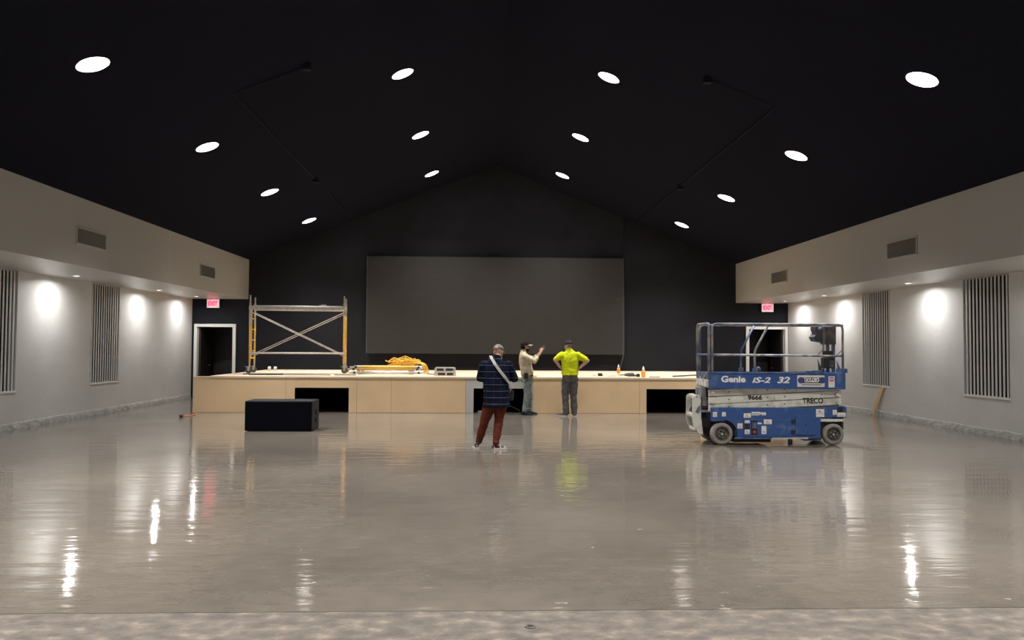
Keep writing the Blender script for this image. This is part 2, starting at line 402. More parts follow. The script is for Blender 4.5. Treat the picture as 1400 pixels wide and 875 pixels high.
# rough skirting left where the old base was stripped
for nm, X, sg, lab in (('left', XL, 1, 'scaffold'), ('right', XR, -1, 'scissor lift')):
    mb = MB(); n = 260; prof = 4
    for i in range(n+1):
        y = YB+.2+(D-.02-YB-.2)*i/n; j = lambda s: random.uniform(-s, s)
        h = .13+j(.012)
        for q, (dx, z) in enumerate(((.0, h), (.006+abs(j(.005)), h-.012+j(.006)), (.010+abs(j(.008)), h*.5+j(.01)), (.010+abs(j(.012)), 0))):
            mb.v.append(V((X+sg*dx, y+j(.01), z)))
    for i in range(n):
        for q in range(3):
            a = i*4+q; mb.f.append((a, a+1, a+5, a+4))
    struct(mb.build('baseboard_'+nm, 'stripped'), 'rough stripped plaster edge along the wall foot on the %s side' % lab)
tag(MB().box((FL-.001, 19.60, 3.44), (FL+.008, 19.625, 4.42)).build('trim_1', 'white'), 'thin pale bead on the soffit face on the scaffold side', kind='structure')

# ------------------------------------------------------------------ slatted niches
slat_me = None
def slat_panel(X, sgn, y0, y1, label):
    global slat_me
    r = empty('slatted_wall_panel', (X, (y0+y1)/2, NZ0), label, 'wall panel', 'slatted panels in the wall niches')
    L = y1-y0; h = NZ1-NZ0
    MB().box((sgn*.165, -L/2+.005, .006), (sgn*.192, L/2-.005, h-.005)).build('backing', 'pane', r)
    MB().box((-sgn*.012, -L/2-.015, -.03), (sgn*.16, L/2+.015, .005)).build('sill', 'white', r, bevel=.003)  # ledge painted whiter than the wall, for the light falling on it
    n = 12; pitch = (L-.05)/n
    if slat_me is None:
        b = MB().box((-.006, -.023, .006), (.006, .023, h-.012)); o = b.build('slat', 'slat', r, bevel=.003); slat_me = o.data; bpy.data.objects.remove(o)
    for i in range(n):
        o = bpy.data.objects.new('slat', slat_me); col.objects.link(o); o.parent = r
        o.location = (sgn*.022, -L/2+.025+pitch*(i+.5), 0)
slat_panel(XL, -1, *NICH_L[3], 'grey vertical slat panel in wall niche, scaffold side, farther from exit sign')
slat_panel(XL, -1, *NICH_L[4], 'grey vertical slat panel in wall niche, scaffold side, nearer the exit sign')
slat_panel(XR, 1, *NICH_R[3], 'grey vertical slat panel in wall niche, lift side, farther from leaning plank')
slat_panel(XR, 1, *NICH_R[4], 'grey vertical slat panel in wall niche above the leaning plank')

# ------------------------------------------------------------------ ceiling downlights
def downlight(x, y, sgn, label, grp):
    u = abs(x-CX); z0 = zc(x); r = empty('ceiling_downlight', (x, y, z0), label, 'ceiling light', grp)
    mb = MB(); n = 28; top = .20
    ring = lambda rad, dz, pl: [V((rad*math.cos(2*PI*k/n), rad*math.sin(2*PI*k/n), (-SL*sgn*rad*math.cos(2*PI*k/n) if pl else 0)+dz)) for k in range(n)]
    def rim(ri, dz, pl): # ring matching the hole: ellipse in plan
        out = []
        for k in range(n):
            cx = ri*math.cos(2*PI*k/n)/cs; cy = ri*math.sin(2*PI*k/n); out.append(V((cx, cy, dz+(-SL*sgn*cx if pl else 0))))
        return out
    def bridge(mb, a, b):
        o = len(mb.v); mb.v += a+b
        for k in range(n): mb.f.append((o+k, o+(k+1) % n, o+n+(k+1) % n, o+n+k))
    bridge(mb, rim(LRAD-.004, 0, True), rim(LRAD-.035, top, False))
    o = len(mb.v); mb.v += rim(LRAD-.035, top, False); mb.f.append(tuple(range(o, o+n)))
    mb.build('reflector', 'refl', r, smooth=False)
    t = MB(); bridge(t, rim(LRAD+.014, -.004, True), rim(LRAD-.006, -.008, True)); bridge(t, rim(LRAD+.014, .012, True), rim(LRAD+.014, -.004, True)); t.build('trim_ring', 'blackconduit', r)
    ld = bpy.data.lights.new('lamp', 'AREA'); ld.shape = 'DISK'; ld.size = 2*(LRAD-.05); ld.energy = P_CEIL; ld.color = C_CEIL; ld.spread = math.radians(106)
    lo = bpy.data.objects.new('lamp', ld); col.objects.link(lo); lo.parent = r; lo.location = (0, 0, top-.02); MB().lathe([(top-.012, .001), (top-.012, LRAD-.045), (top-.002, LRAD-.04)], (0, 0, 0), (0, 0, 1), 24).build('lens', 'lens', r)
ORD = ['first', 'second', 'third', 'fourth', 'fifth', 'sixth', 'seventh']
for q, y in enumerate(reversed(ROWS)):
    for u, row in ((OO, 'lower'), (OI, 'upper')):
        for sg, sd in ((-1, 'scaffold'), (1, 'scissor lift')):
            downlight(CX+sg*u, y, sg, 'round recessed ceiling downlight, %s row on %s side, %s from stage wall' % (row, sd, ORD[q]), '%s row of ceiling downlights, %s side' % (row, sd))
# small soffit downlights
def soffit_light(x, y, label, grp):
    r = empty('soffit_downlight', (x, y, H1), label, 'ceiling light', grp)
    t = MB(); n = 20
    t.lathe([(0, .085), (-.008, .08), (-.008, .062), (-.001, .058)], (0, 0, 0), (0, 0, 1), n); t.build('trim_ring', 'white', r, smooth=False)
    MB().loft([((0, 0, -.001), .058, .058), ((0, 0, -.004), .05, .05)], n).build('lens', 'lampface', r)
    ld = bpy.data.lights.new('lamp', 'AREA'); ld.shape = 'DISK'; ld.size = .09; ld.energy = P_SOFFIT; ld.color = C_SOFFIT; ld.spread = math.radians(165)
    lo = bpy.data.objects.new('lamp', ld); col.objects.link(lo); lo.parent = r; lo.location = (0, 0, -.012)
for q, y in enumerate((24.95, 22.1, 17.65, 13.3, 9.0, 4.6, .1)):
    soffit_light(XL+.58, y, 'small round downlight under scaffold-side soffit, %s from the exit sign' % ORD[q], 'soffit downlights, scaffold side')
    soffit_light(XR-.58, y, 'small round downlight under lift-side soffit, %s from the exit sign' % ORD[q], 'soffit downlights, scissor lift side')

# ------------------------------------------------------------------ air vents on the soffit faces
def vent(X, sgn, y0, y1, z0, z1, label):
    r = empty('air_vent', (X, (y0+y1)/2, z0), label, 'air vent', 'return air vents on the soffit faces'); L = (y1-y0)/2; h = z1-z0; s = sgn
    MB().box((s*.0005, -L+.02, .02), (s*.004, L-.02, h-.02)).build('backing', 'ventdark', r)
    fw = .035; d = .022*s
    MB().box((0, -L, 0), (d, L, fw)).box((0, -L, h-fw), (d, L, h)).box((0, -L, fw), (d, -L+fw, h-fw)).box((0, L-fw, fw), (d, L, h-fw)).build('frame', 'soffit', r, bevel=.004)
    n = 12
    rot = Matrix.Rotation(s*.7, 3, 'Y')
    m0 = None
    for i in range(n):
        z = fw+(h-2*fw)*(i+.5)/n
        if m0 is None: o = MB().box((-.011, -L+fw, -.0025), (.011, L-fw, .0025), rot).build('louvre', 'grille', r); m0 = o.data
        else: o = bpy.data.objects.new('louvre', m0); col.objects.link(o); o.parent = r
        o.location = (s*.0135, 0, z)
vent(FL, 1, 15.16, 16.36, 3.55, 3.905, 'grey louvred vent on soffit face, scaffold side, farther from pale bead')
vent(FL, 1, 21.72, 22.94, 3.52, 3.885, 'grey louvred vent on soffit face, scaffold side, above exit sign')
vent(FR, -1, 15.13, 16.31, 3.51, 3.895, 'grey louvred vent on soffit face above the scissor lift controls')
vent(FR, -1, 21.73, 22.96, 3.51, 3.88, 'grey louvred vent on soffit face, lift side, by exit sign')

# ------------------------------------------------------------------ exit signs
def exit_sign(x, label):
    y = D; r = empty('exit_sign', (x, y, 2.885), label, 'exit sign', 'lit exit signs above the doors'); wv, h = .385, .265
    MB().box((-wv/2, -.10, 0), (wv/2, -.002, h)).build('housing', 'blackconduit', r, bevel=.006)
    MB().box((-wv/2-.004, -.118, -.004), (wv/2+.004, -.1005, h+.004)).build('face_plate', 'exitwhite', r, bevel=.006)
    text('EXIT', .2, 'lettering', 'exitred', r, (0, -.121, h/2), bold=.009, width=.30, ext=.004)
    MB().box((-.03, -.075, h), (.03, -.035, H1-2.885-.0005)).build('canopy_mount', 'white', r)
exit_sign(-8.62, 'red lit exit sign over the doorway on the scaffold side')
exit_sign(9.36, 'red lit exit sign over the doorway on the scissor lift side')

# ------------------------------------------------------------------ conduits
def conduit(pts, r, m, label, boxes=()):
    o = MB().tube(rounded(pts, .08), r, 8).build('conduit_run', m, smooth=True)
    tag(o, label, 'conduit')
    for b in boxes:
        bx = MB().box(V(b)-V((.06, .06, .05)), V(b)+V((.06, .06, .05))).build('junction_box', m, o)
def cz(x, y, d=.03): return (x, y, zc(x)-d)
conduit([cz(-2.89, 13.17), cz(-4.08, 13.17), cz(-4.12, 19.9), cz(-4.16, D-.03)], .010, 'blackconduit', 'black conduit run on the ceiling slope above the scaffold', (cz(-2.89, 13.17, .05), cz(-4.12, 19.9, .05)))
conduit([cz(3.78, 13.4), cz(4.95, 13.4), cz(4.98, 20.15), cz(4.98, D-.03)], .010, 'blackconduit', 'black conduit run on the ceiling slope above the scissor lift', (cz(3.78, 13.4, .05), cz(4.98, 20.15, .05)))
conduit([(4.63, D-.015, zc(4.63)-.02), (4.63, D-.015, 1.45), (4.50, D-.015, 1.0), (4.46, D-.015, .94)], .0115, 'conduit', 'thin grey cable dropping down the wall beside the big screen')

# ------------------------------------------------------------------ big screen
r = empty('video_wall', (.43, D, 1.453), 'huge dark grey rectangular screen on the charcoal wall above the stage', 'screen')
W = 8.285; h = 3.135
MB().box((-W/2+.1, -.10, .1), (W/2-.1, -.002, h-.1)).build('mounting_frame', 'blackconduit', r)
nx, nz = 8, 5
mm = None
for i in range(nx):
    for k in range(nz):
        if mm is None:
            o = MB().box((-W/nx/2+.0006, -.17, .0006), (W/nx/2-.0006, -.10, h/nz-.0006)).build('display_tile', 'screen', r); mm = o.data
        else: o = bpy.data.objects.new('display_tile', mm); col.objects.link(o); o.parent = r
        o.location = (-W/2+W/nx*(i+.5), 0, h/nz*k)
MB().box((W/2, -.175, 0), (W/2+.012, -.08, h)).box((-W/2-.012, -.175, 0), (-W/2, -.08, h)).build('edge_trim', 'conduit', r)

# ================================================================== STAGE
st = empty('stage', (.45, SF, 0), 'wide low timber stage with brown board front and pale plywood deck', 'stage')
SO = V((.45, SF, 0))
TH = .045; PZ = ST-TH
def panel(x0, x1, name='front_board', m='mdf', op=None, oz=.63):
    g = .003
    if not op: o = MB().box((x0+g, SF, .004), (x1-g, SF+.02, PZ)).build(name, m, st, SO, bevel=.002)
    else: o = MB().prism([(x0+g, .004), (op[0], .004), (op[0], oz), (op[1], oz), (op[1], .004), (x1-g, .004), (x1-g, PZ), (x0+g, PZ)], SF, SF+.02).build(name, m, st, SO)
    return o
panel(-7.27, -4.95); panel(-4.95, -3.17, op=(-4.73, -3.37)); panel(-3.17, -2.3); panel(-2.3, -.41)
tag(panel(-.41, 1.31, m='primer', op=(-.21, 1.11)), 'grey primed board around the middle opening')
panel(1.31, 4.05); panel(4.05, 5.85, op=(4.23, 5.63)); panel(5.85, 8.17)
# framing inside: side walls, partitions beside openings, back
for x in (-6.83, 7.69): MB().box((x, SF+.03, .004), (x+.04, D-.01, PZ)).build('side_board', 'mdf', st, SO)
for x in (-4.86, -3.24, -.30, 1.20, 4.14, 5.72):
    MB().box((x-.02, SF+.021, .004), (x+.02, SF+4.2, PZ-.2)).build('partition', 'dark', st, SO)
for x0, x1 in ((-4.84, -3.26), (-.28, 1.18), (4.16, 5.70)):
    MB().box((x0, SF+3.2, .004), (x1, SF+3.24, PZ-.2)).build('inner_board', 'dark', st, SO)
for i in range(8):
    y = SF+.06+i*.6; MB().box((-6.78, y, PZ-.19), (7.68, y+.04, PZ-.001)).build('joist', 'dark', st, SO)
nsx, nsy = 6, 5; x0, x1 = -6.85, 7.75; y0, y1 = SF-.012, D-.004
for i in range(nsx):
    for k in range(nsy):
        a = x0+(x1-x0)*i/nsx; b = x0+(x1-x0)*(i+1)/nsx; c = y0+(y1-y0)*k/nsy; d = y0+(y1-y0)*(k+1)/nsy
        MB().box((a+.0025, c+.0025*(k > 0), PZ+.001), (b-.0025, d-.0025, ST)).build('deck_sheet', 'ply', st, SO)
MB().box((-7.27, SF-.006, PZ+.001), (-6.86, SF+.05, PZ+.03)).build('nosing', 'ply', st, SO)

# ================================================================== SUBWOOFER CABINET
sx0, sx1, sy0, sy1, sh = -4.68, -3.355, 16.15, 16.84, .6
r = empty('subwoofer_cabinet', ((sx0+sx1)/2, (sy0+sy1)/2, 0), 'long black speaker cabinet lying on the concrete floor before the stage', 'speaker')
O = V(((sx0+sx1)/2, (sy0+sy1)/2, 0))
MB().box((sx0, sy0+.03, .012), (sx1, sy1, sh)).build('cabinet', 'subblack', r, O, bevel=.012)
MB().box((sx0+.012, sy0, .03), (sx1-.012, sy0+.035, sh-.015)).build('grille', 'cloth', r, O, bevel=.01)
for x in (sx0+.08, sx1-.08):
    for y in (sy0+.1, sy1-.1): MB().cyl((x, y, 0), (x, y, .014), .03, 12).build('foot', 'rubber', r, O)
for z in (.36, .2):
    mb = MB().box((sx1-.004, sy0+.3, z-.05), (sx1+.006, sy0+.42, z+.05)); mb.build('handle_cup', 'cloth', r, O, bevel=.004)
MB().tube(rounded([(sx1+.004, sy0+.31, .36), (sx1+.03, sy0+.33, .36), (sx1+.03, sy0+.39, .36), (sx1+.004, sy0+.41, .36)], .02), .008).build('handle', 'rubber', r, O)

# ================================================================== SCAFFOLD
r = empty('rolling_scaffold', (-5.16, 22.95, ST), 'yellow and silver rolling scaffold tower standing on the stage', 'scaffold', rz=.10)
LX, LY, PH = 1.27, .37, 2.16
for sx in (-1, 1):
    mb = MB()
    for sy in (-1, 1): mb.cyl((sx*LX, sy*LY, .28), (sx*LX, sy*LY, 1.96), .026, 12)
    fr = mb.build('end_frame', 'yellow', r, smooth=True)
    for sy in (-1, 1):
        MB().cyl((sx*LX, sy*LY, 1.96), (sx*LX, sy*LY, PH-.03 if sy > 0 else PH), .02, 12).build('coupling_pin', 'steel', fr)
        MB().cyl((sx*LX, sy*LY, 1.35 if sx < 0 else 1.62), (sx*LX, sy*LY, 1.96), .0275, 12).build('bare_sleeve', 'steel', fr)
        MB().cyl((sx*LX, sy*LY, .16), (sx*LX, sy*LY, .34), .021, 12).build('leg_stem', 'steel', fr)
    mb = MB(); mb.cyl((sx*LX, -LY, 1.86), (sx*LX, LY, 1.86), .02).cyl((sx*LX, -LY, .42), (sx*LX, LY, .42), .02); mb.build('cross_bar', 'yellow', fr)
    for k in range(4): MB().cyl((sx*LX, -.12, .62+k*.3), (sx*LX, LY, .62+k*.3), .014, 8).build('rung', 'yellow', fr)
    MB().cyl((sx*LX, -.12, .42), (sx*LX, -.12, 1.86), .016, 8).build('ladder_post', 'yellow', fr)
    for sy in (-1, 1):
        c = V((sx*LX+.02*sx, sy*LY, .085))
        w_ = MB().loft([(c+V((0, -.024, 0)), .07, .07), (c+V((0, -.02, 0)), .085, .085), (c+V((0, .02, 0)), .085, .085), (c+V((0, .024, 0)), .07, .07)], 20).build('caster_wheel', 'rim', r)
        b = MB().box(c+V((-.03, -.04, .0)), c+V((.03, -.03, .11))).box(c+V((-.03, .03, 0)), c+V((.03, .04, .11))).box(c+V((-.045, -.045, .095)), c+V((.035, .045, .112)))
        b.cyl(c+V((0, -.05, 0)), c+V((0, .05, 0)), .018, 10); b.box(c+V((-.11*1, -.015, .09)), c+V((-.03, .015, .1)), Matrix.Rotation(.5, 3, 'Y'))
        b.build('caster_fork', 'steel', r)
for sy in (-1, 1):
    a = sy*(LY-.03 if sy > 0 else LY+.03)
    MB().cyl((-LX, a, .56), (LX, a, .56), .022, 10).build('side_rail', 'alu', r)
    MB().box((-LX-.03, a-.02, 1.76), (LX+.03, a+.02, 1.86)).build('top_rail', 'alu', r, bevel=.006)
    MB().cyl((-LX, a+.025, 1.70), (LX, a+.025, .48), .0095, 8).build('diagonal_brace', 'steel', r)
    MB().cyl((-LX, a-.02, .48), (LX, a-.02, 1.70), .0095, 8).build('diagonal_brace', 'steel', r)
MB().box((-LX+.06, -LY+.05, 1.845), (LX-.06, LY-.04, 1.885)).build('work_deck', 'alu', r, bevel=.006)
MB().prism([(.52, 1.886), (.62, 1.92), (.74, 1.925), (.75, 1.886)], -.2, -.02).build('deck_latch', 'steel', r)

# ------------------------------------------------------------------ dismantled frames + cord heap
def flat_frame(x0, x1, y0, y1, z, m, label, name='scaffold_frame', blocks=True):
    r = empty(name, ((x0+x1)/2, (y0+y1)/2, ST), label, 'scaffold frame'); O = V(((x0+x1)/2, (y0+y1)/2, ST)); z = ST+z
    for y in (y0, y1):
        p = MB().cyl((x0+.25, y, z), (x1-.2, y, z), .028, 12).build('long_tube', m, r, O, smooth=True)
        MB().cyl((x0, y, z), (x0+.25, y, z), .023, 12).build('tube_end', 'steel', p, None); p2 = p.children[-1]; p2.data.transform(Matrix.Translation(-O))
        q = MB().cyl((x1-.2, y, z), (x1, y, z), .023, 12).build('tube_end', 'steel', p, O)
    for k in range(5):
        x = x0+.4+(x1-x0-.8)*k/4; MB().cyl((x, y0, z), (x, y1, z), .02, 10).build('rung', m, r, O)
    for x in (x0+.16, x1-.1):
        MB().box((x-.03, y0-.035, z-.0275), (x+.03, y0+.035, z+.0275)).build('clamp', 'rubber', r, O, bevel=.008)
    for x in ((x0+.3, x1-.3) if blocks else ()):
        for y in (y0, y1): MB().box((x-.04, y-.03, ST+.0005), (x+.04, y+.03, z-.027)).build('packing_block', 'plank', r, O)
    return r
flat_frame(-3.72, -1.70, 22.55, 23.35, .130, 'yellow', 'yellow scaffold frame lying flat on wooden blocks under another yellow frame')
flat_frame(-3.66, -1.66, 22.55, 23.35, .187, 'yellow', 'upper yellow scaffold frame stacked under the cord heap', blocks=False)
flat_frame(-3.62, -1.62, 22.10, 22.45, .05, 'alu', 'silver scaffold frame lying flat on the stage before the yellow one')
# yellow cord heap
random.seed(3)
mb = MB()
hx, hy = -2.20, 23.0
for k in range(19):
    rx = random.uniform(.22, .5); ry = random.uniform(.10, .26); zt = random.uniform(.24, .42)*(1 if k % 3 else .6); tilt = random.uniform(-.35, .35); ph = random.uniform(0, 6.28)
    ox = random.uniform(-.12, .1); oy = random.uniform(-.06, .08)
    pts = []
    for i in range(29):
        a = 2*PI*i/28
        x = rx*math.cos(a); y = ry*math.sin(a); env = math.sqrt(max(0, 1-(x/.54)**2))
        z = .225+.012+max(0, zt-.15)*env*(.75+.25*math.sin(a+ph))*(.6+.4*math.sin(3*a+ph)**2)
        pts.append(V((hx+ox+x*math.cos(tilt)-y*math.sin(tilt)*.4, hy+oy+y+x*math.sin(tilt)*.3, ST+z)))
    mb.tube(pts, .011, 6)
for k in range(5):
    x = hx+.56+.03*k; y = 22.60-.02*k; mb.tube(rounded([(x-.22, y+.3, ST+.30+.01*k), (x-.04, y+.06, ST+.27), (x+.02, y, ST+.15), (x+.03, y-.01, ST+.012), (x+.03+.02*k, y-.03, ST+.012)], .05), .011, 6)
tag(mb.build('cord_heap', 'yellowcord', smooth=True), 'tangled heap of yellow cord on the stacked scaffold frames', 'cord')
pts = [V((-1.50, 22.42, ST+.012)), V((-1.45, 22.35, ST+.012)), V((-1.4, 22.3, ST+.012)), V((-1.2, 22.1, ST+.012)), V((-1.0, 22.05, ST+.012))]
tag(MB().tube(rounded(pts, .08), .012, 6).build('loose_cord', 'brown', smooth=True), 'loose brown cord trailing from the yellow heap across the deck', 'cord')
# silver slotted unit
r = empty('slotted_metal_block', (-.97, 21.35, ST), 'silver two-tier metal block with black slots on the stage', 'metal block')
for k in range(2):
    z = k*.115; a = .29-.02*k
    MB().prism([(-a, z+.001), (a, z+.001), (a, z+.09), (a-.03, z+.112), (-a+.03, z+.112), (-a, z+.08)], -.11, .11).build('tier', 'alu', r, bevel=.004)
    for x0, x1 in ((-.215, -.035), (.02, .2)): MB().box((x0+(.03 if not k else 0), -.114, z+.02), (x1+(.04 if not k else 0), -.1105, z+.082)).build('slot', 'ink', r)
    MB().cyl((a-.06, -.118, z+.05), (a-.06, -.111, z+.05), .02, 12).build('knob', 'ink' if k else 'white', r)
# long flat strips on the deck below the scaffold
for i, (x0, x1, y, m, lab) in enumerate(((-6.05, -3.95, 21.25, 'conduit', 'long dark metal strip lying along the deck before the scaffold'), (-6.35, -5.3, 21.75, 'blackconduit', 'short black metal strip lying behind the long strip on deck'), (-3.85, -3.3, 21.3, 'ventdark', 'short grey offcut lying on the deck by the frames'))):
    tag(MB().prism([(x0, ST+.0005), (x1, ST+.0005), (x1, ST+.02), (x0, ST+.02)], y-.05, y+.05).build('metal_strip', m, bevel=.003), lab, 'metal strip')
for i, x in enumerate((-6.56, -6.38)):
    mb = MB().loft([((x, 25.2, ST), .05, .05), ((x, 25.2, ST+.1), .05, .05), ((x, 25.2, ST+.12), .035, .035)], 14)
    tag(mb.build('white_cup', 'white', smooth=True), 'small white cup on the deck behind the scaffold', 'cup', 'white cups behind the scaffold')

# ------------------------------------------------------------------ right-hand clutter on the stage
def bottle(x, y, label, s=1):
    r = empty('chalk_bottle', (x, y, ST), label, 'bottle', 'orange marking bottles on the stage')
    MB().loft([((0, 0, 0), .045*s, .045*s), ((0, 0, .01), .05*s, .05*s), ((0, 0, .13*s), .05*s, .05*s), ((0, 0, .16*s), .035*s, .035*s)], 16).build('bottle_body', 'orange', r, smooth=True)
    MB().loft([((0, 0, .16*s), .036*s, .036*s), ((0, 0, .19*s), .03*s, .03*s), ((0, 0, .26*s), .008, .008)], 14).build('nozzle_cap', 'debris', r, smooth=True)
bottle(4.06, 23.9, 'orange bottle with white cap standing well back on the stage')
bottle(4.22, 21.0, 'orange bottle with white cap at the stage edge beside the drill', 1.1)
r = empty('power_tool', (3.87, 21.15, ST), 'dark cordless power tool lying on the stage between the orange bottles', 'power tool')
MB().loft([((-.22, 0, .05), .012, .012), ((-.12, 0, .05), .014, .014), ((-.11, 0, .055), .032, .032), ((-.02, 0, .06), .05, .05), ((.1, 0, .06), .052, .052), ((.14, 0, .06), .03, .03)], 14).build('motor_housing', 'ctrl', r, smooth=True)
MB().box((.08, -.03, .012), (.24, .03, .055)).build('grip', 'rubber', r, bevel=.012); MB().box((.2, -.05, .002), (.28, .05, .085)).build('battery', 'rubber', r, bevel=.01)
MB().cyl((-.3, 0, .05), (-.22, 0, .05), .008, 8).build('bit', 'ink', r)
random.seed(11)
for i in range(11):
    x = 2.98+i*.068+random.uniform(-.02, .02); y = 21.2+random.uniform(-.12, .5); s = random.uniform(.025, .05)
    m = 'ink' if i in (3,) else 'debris'
    if i == 3:
        mb = MB().box((x-.06, y-.04, ST+.001), (x+.06, y+.04, ST+.08)); o = mb.build('tape_measure', 'ink', bevel=.015); tag(o, 'small black tape measure among white scraps on the stage', 'tape measure'); continue
    mb = MB(); rot = Matrix.Rotation(random.uniform(0, 3), 3, 'Z')
    mb.loft([((x, y, ST), s, s*.7), ((x, y, ST+s*.8), s*.9, s*.6), ((x, y, ST+s*1.3), s*.4, s*.3)], 7); mb.build('scrap', 'debris')
for o in [o for o in col.objects if o.name.startswith('scrap')]: tag(o, 'crumpled white scrap lying on the stage beside the power tool', 'scrap', 'white scraps on the stage')
tag(MB().prism([(4.38, ST+.0005), (4.66, ST+.0005), (4.66, ST+.018), (4.38, ST+.018)], 21.0, 21.03).build('pencil_bar', 'ink'), 'short thin dark bar lying on the stage right of the orange bottle', 'metal bar')
tag(MB().cyl((5.05, 21.2, ST+.021), (6.3, 22.6, ST+.021), .02, 10).build('steel_pipe', 'conduit', smooth=True), 'thin dark pipe lying on the stage behind the scissor lift', 'pipe')
tag(MB().box((1.18, 20.85, ST+.0005), (1.42, 20.95, ST+.035)).build('spirit_level', 'yellowcord', bevel=.006), 'short yellow level lying on the stage edge behind the tan shirt', 'level')
tag(MB().box((.62, 20.85, ST+.0005), (.86, 20.95, ST+.03)).build('wood_offcut', 'plank', bevel=.004), 'small wood offcut lying on the stage edge between two men', 'offcut')
# debris inside the middle opening
tag(MB().tube(rounded([(.10, 21.2, .02), (.45, 21.05, .02), (.75, 21.4, .14), (1.0, 21.2, .02)], .1), .015, 7).build('cable_piece', 'strap', smooth=True), 'pale bent cable lying inside the middle stage opening', 'cable')
tag(MB().box((-.1, 20.95, .001), (.12, 21.15, .03)).build('board_scrap', 'debris'), 'pale board scrap inside the middle stage opening', 'scrap')

# ------------------------------------------------------------------ leaning plank, plug, floor cap
a = V((9.965, 20.28, .0)); b = V((10.05, 19.93, .71)); ax = (b-a).normalized(); wd = V((0, 1, 0)); wd = (wd-ax*wd.dot(ax)).normalized(); nn = ax.cross(wd)
vs_ = [a+ax*(t*(b-a).length)+wd*(s*.072)+nn*(q*.011) for t in (0, 1) for s in (-1, 1) for q in (-1, 1)]
dz = -min(v.z for v in vs_)
mb = MB().add([v+V((0, 0, dz+.0005)) for v in vs_], [(0, 1, 3, 2), (4, 6, 7, 5), (0, 4, 5, 1), (2, 3, 7, 6), (0, 2, 6, 4), (1, 5, 7, 3)])
tag(mb.build('pine_plank', 'plank', bevel=.002), 'short pale pine plank leaning on the grey wall below a slat panel', 'plank')
r = empty('extension_cord', (-7.02, 19.2, 0), 'orange cord with brown plug on the floor beside the stage corner', 'cord')
MB().box((-.04, -.04, .001), (.04, .04, .07)).build('plug', 'brown', r, bevel=.01)
MB().tube(rounded([(.03, 0, .03), (.08, .3, .012), (.04, .9, .012), (-.16, 1.2, .012), (-.24, 1.4, .012)], .2), .011, 7).build('cable', 'cord', r, smooth=True)
r = empty('floor_anchor', (.307, 5.0, -.003), 'small black round anchor cap set in the raw concrete strip', 'floor cap')
MB().lathe([(0, .036), (.006, .034), (.006, .022), (.0012, .02)], (0, 0, 0), (0, 0, 1), 20).build('ring', 'rim', r)
MB().cyl((0, 0, .0005), (0, 0, .0025), .021, 18).build('plug', 'ink', r)
# ================================================================== SCISSOR LIFT
LO = V((5.0, 14.08, 0)); LW = .80
lift = empty('scissor_lift', LO, 'blue and white scissor lift with guardrails parked on the polished floor', 'scissor lift')
def lx(u): return 3.742+(920+u/4.165-950)*.013094-LO.x
def lz(u, v):
    px = 920+u/4.165; py = 420+v/4.165
    return 2.136-(py-442)*.01285+.0175*(px-950)/202
def lp(u, v, y=0): return V((lx(u), y, lz(u, v)))
def dc(p, y):           # same sight line, y metres deeper
    k = 1+y/LO.y; return V(((p.x+LO.x)*k-LO.x, y, CAM_H+(p.z-CAM_H)*k))
def lb(u0, v0, u1, v1, y0, y1, name, m, parent=lift, bevel=.004, deep=False):
    uc = (u0+u1)/2; a = lp(u0, 0); b = lp(u1, 0); a.z = lz(uc, v1); b.z = lz(uc, v0)
    if deep: a = dc(a, y0); b = dc(b, y0)
    return MB().box((a.x, y0, a.z), (b.x, y1, b.z)).build(name, m, parent, bevel=bevel)
# --- chassis
zb = .115; ztop = lz(600, 574)
WL, WR, WRAD = (lx(277), lz(277, 722)), (lx(910), lz(910, 728)), .208
poly = [(lx(216), ztop), (lx(216), lz(216, 650)), (lx(300), lz(300, 650))]
for i in range(9):
    a = math.radians(90-11.5*i); poly.append((WL[0]+.26*math.cos(a)*.98+.02, WL[1]+.255*math.sin(a)-.005))
poly += [(lx(362), zb+.03), (lx(372), zb), (lx(825), zb), (lx(838), zb+.02), (lx(838), lz(838, 632)), (lx(985), lz(985, 632)), (lx(985), lz(985, 572)), (lx(965), lz(965, 566)), (lx(860), ztop)]
MB().prism(poly, 0, .05).build('side_panel', 'blue', lift, bevel=.006)
MB().prism(poly, LW-.05, LW).build('side_panel', 'blue', lift, bevel=.006)
lb(255, 600, 975, 700, .055, LW-.055, 'chassis_core', 'rubber')
lb(360, 690, 836, 740, .055, LW-.055, 'chassis_belly', 'railblue')
lb(350, 747, 560, 772, .06, LW-.06, 'pothole_guard', 'rubber')
lb(560, 744, 765, 753, -.012, .03, 'lower_sill', 'alu')
lb(350, 742, 560, 752, -.008, .03, 'lower_sill', 'railblue')
lb(745, 752, 842, 764, .02, .6, 'skid_plate', 'ctrlbrown')
lb(700, 760, 720, 788, .35, .42, 'skid_foot', 'decal')
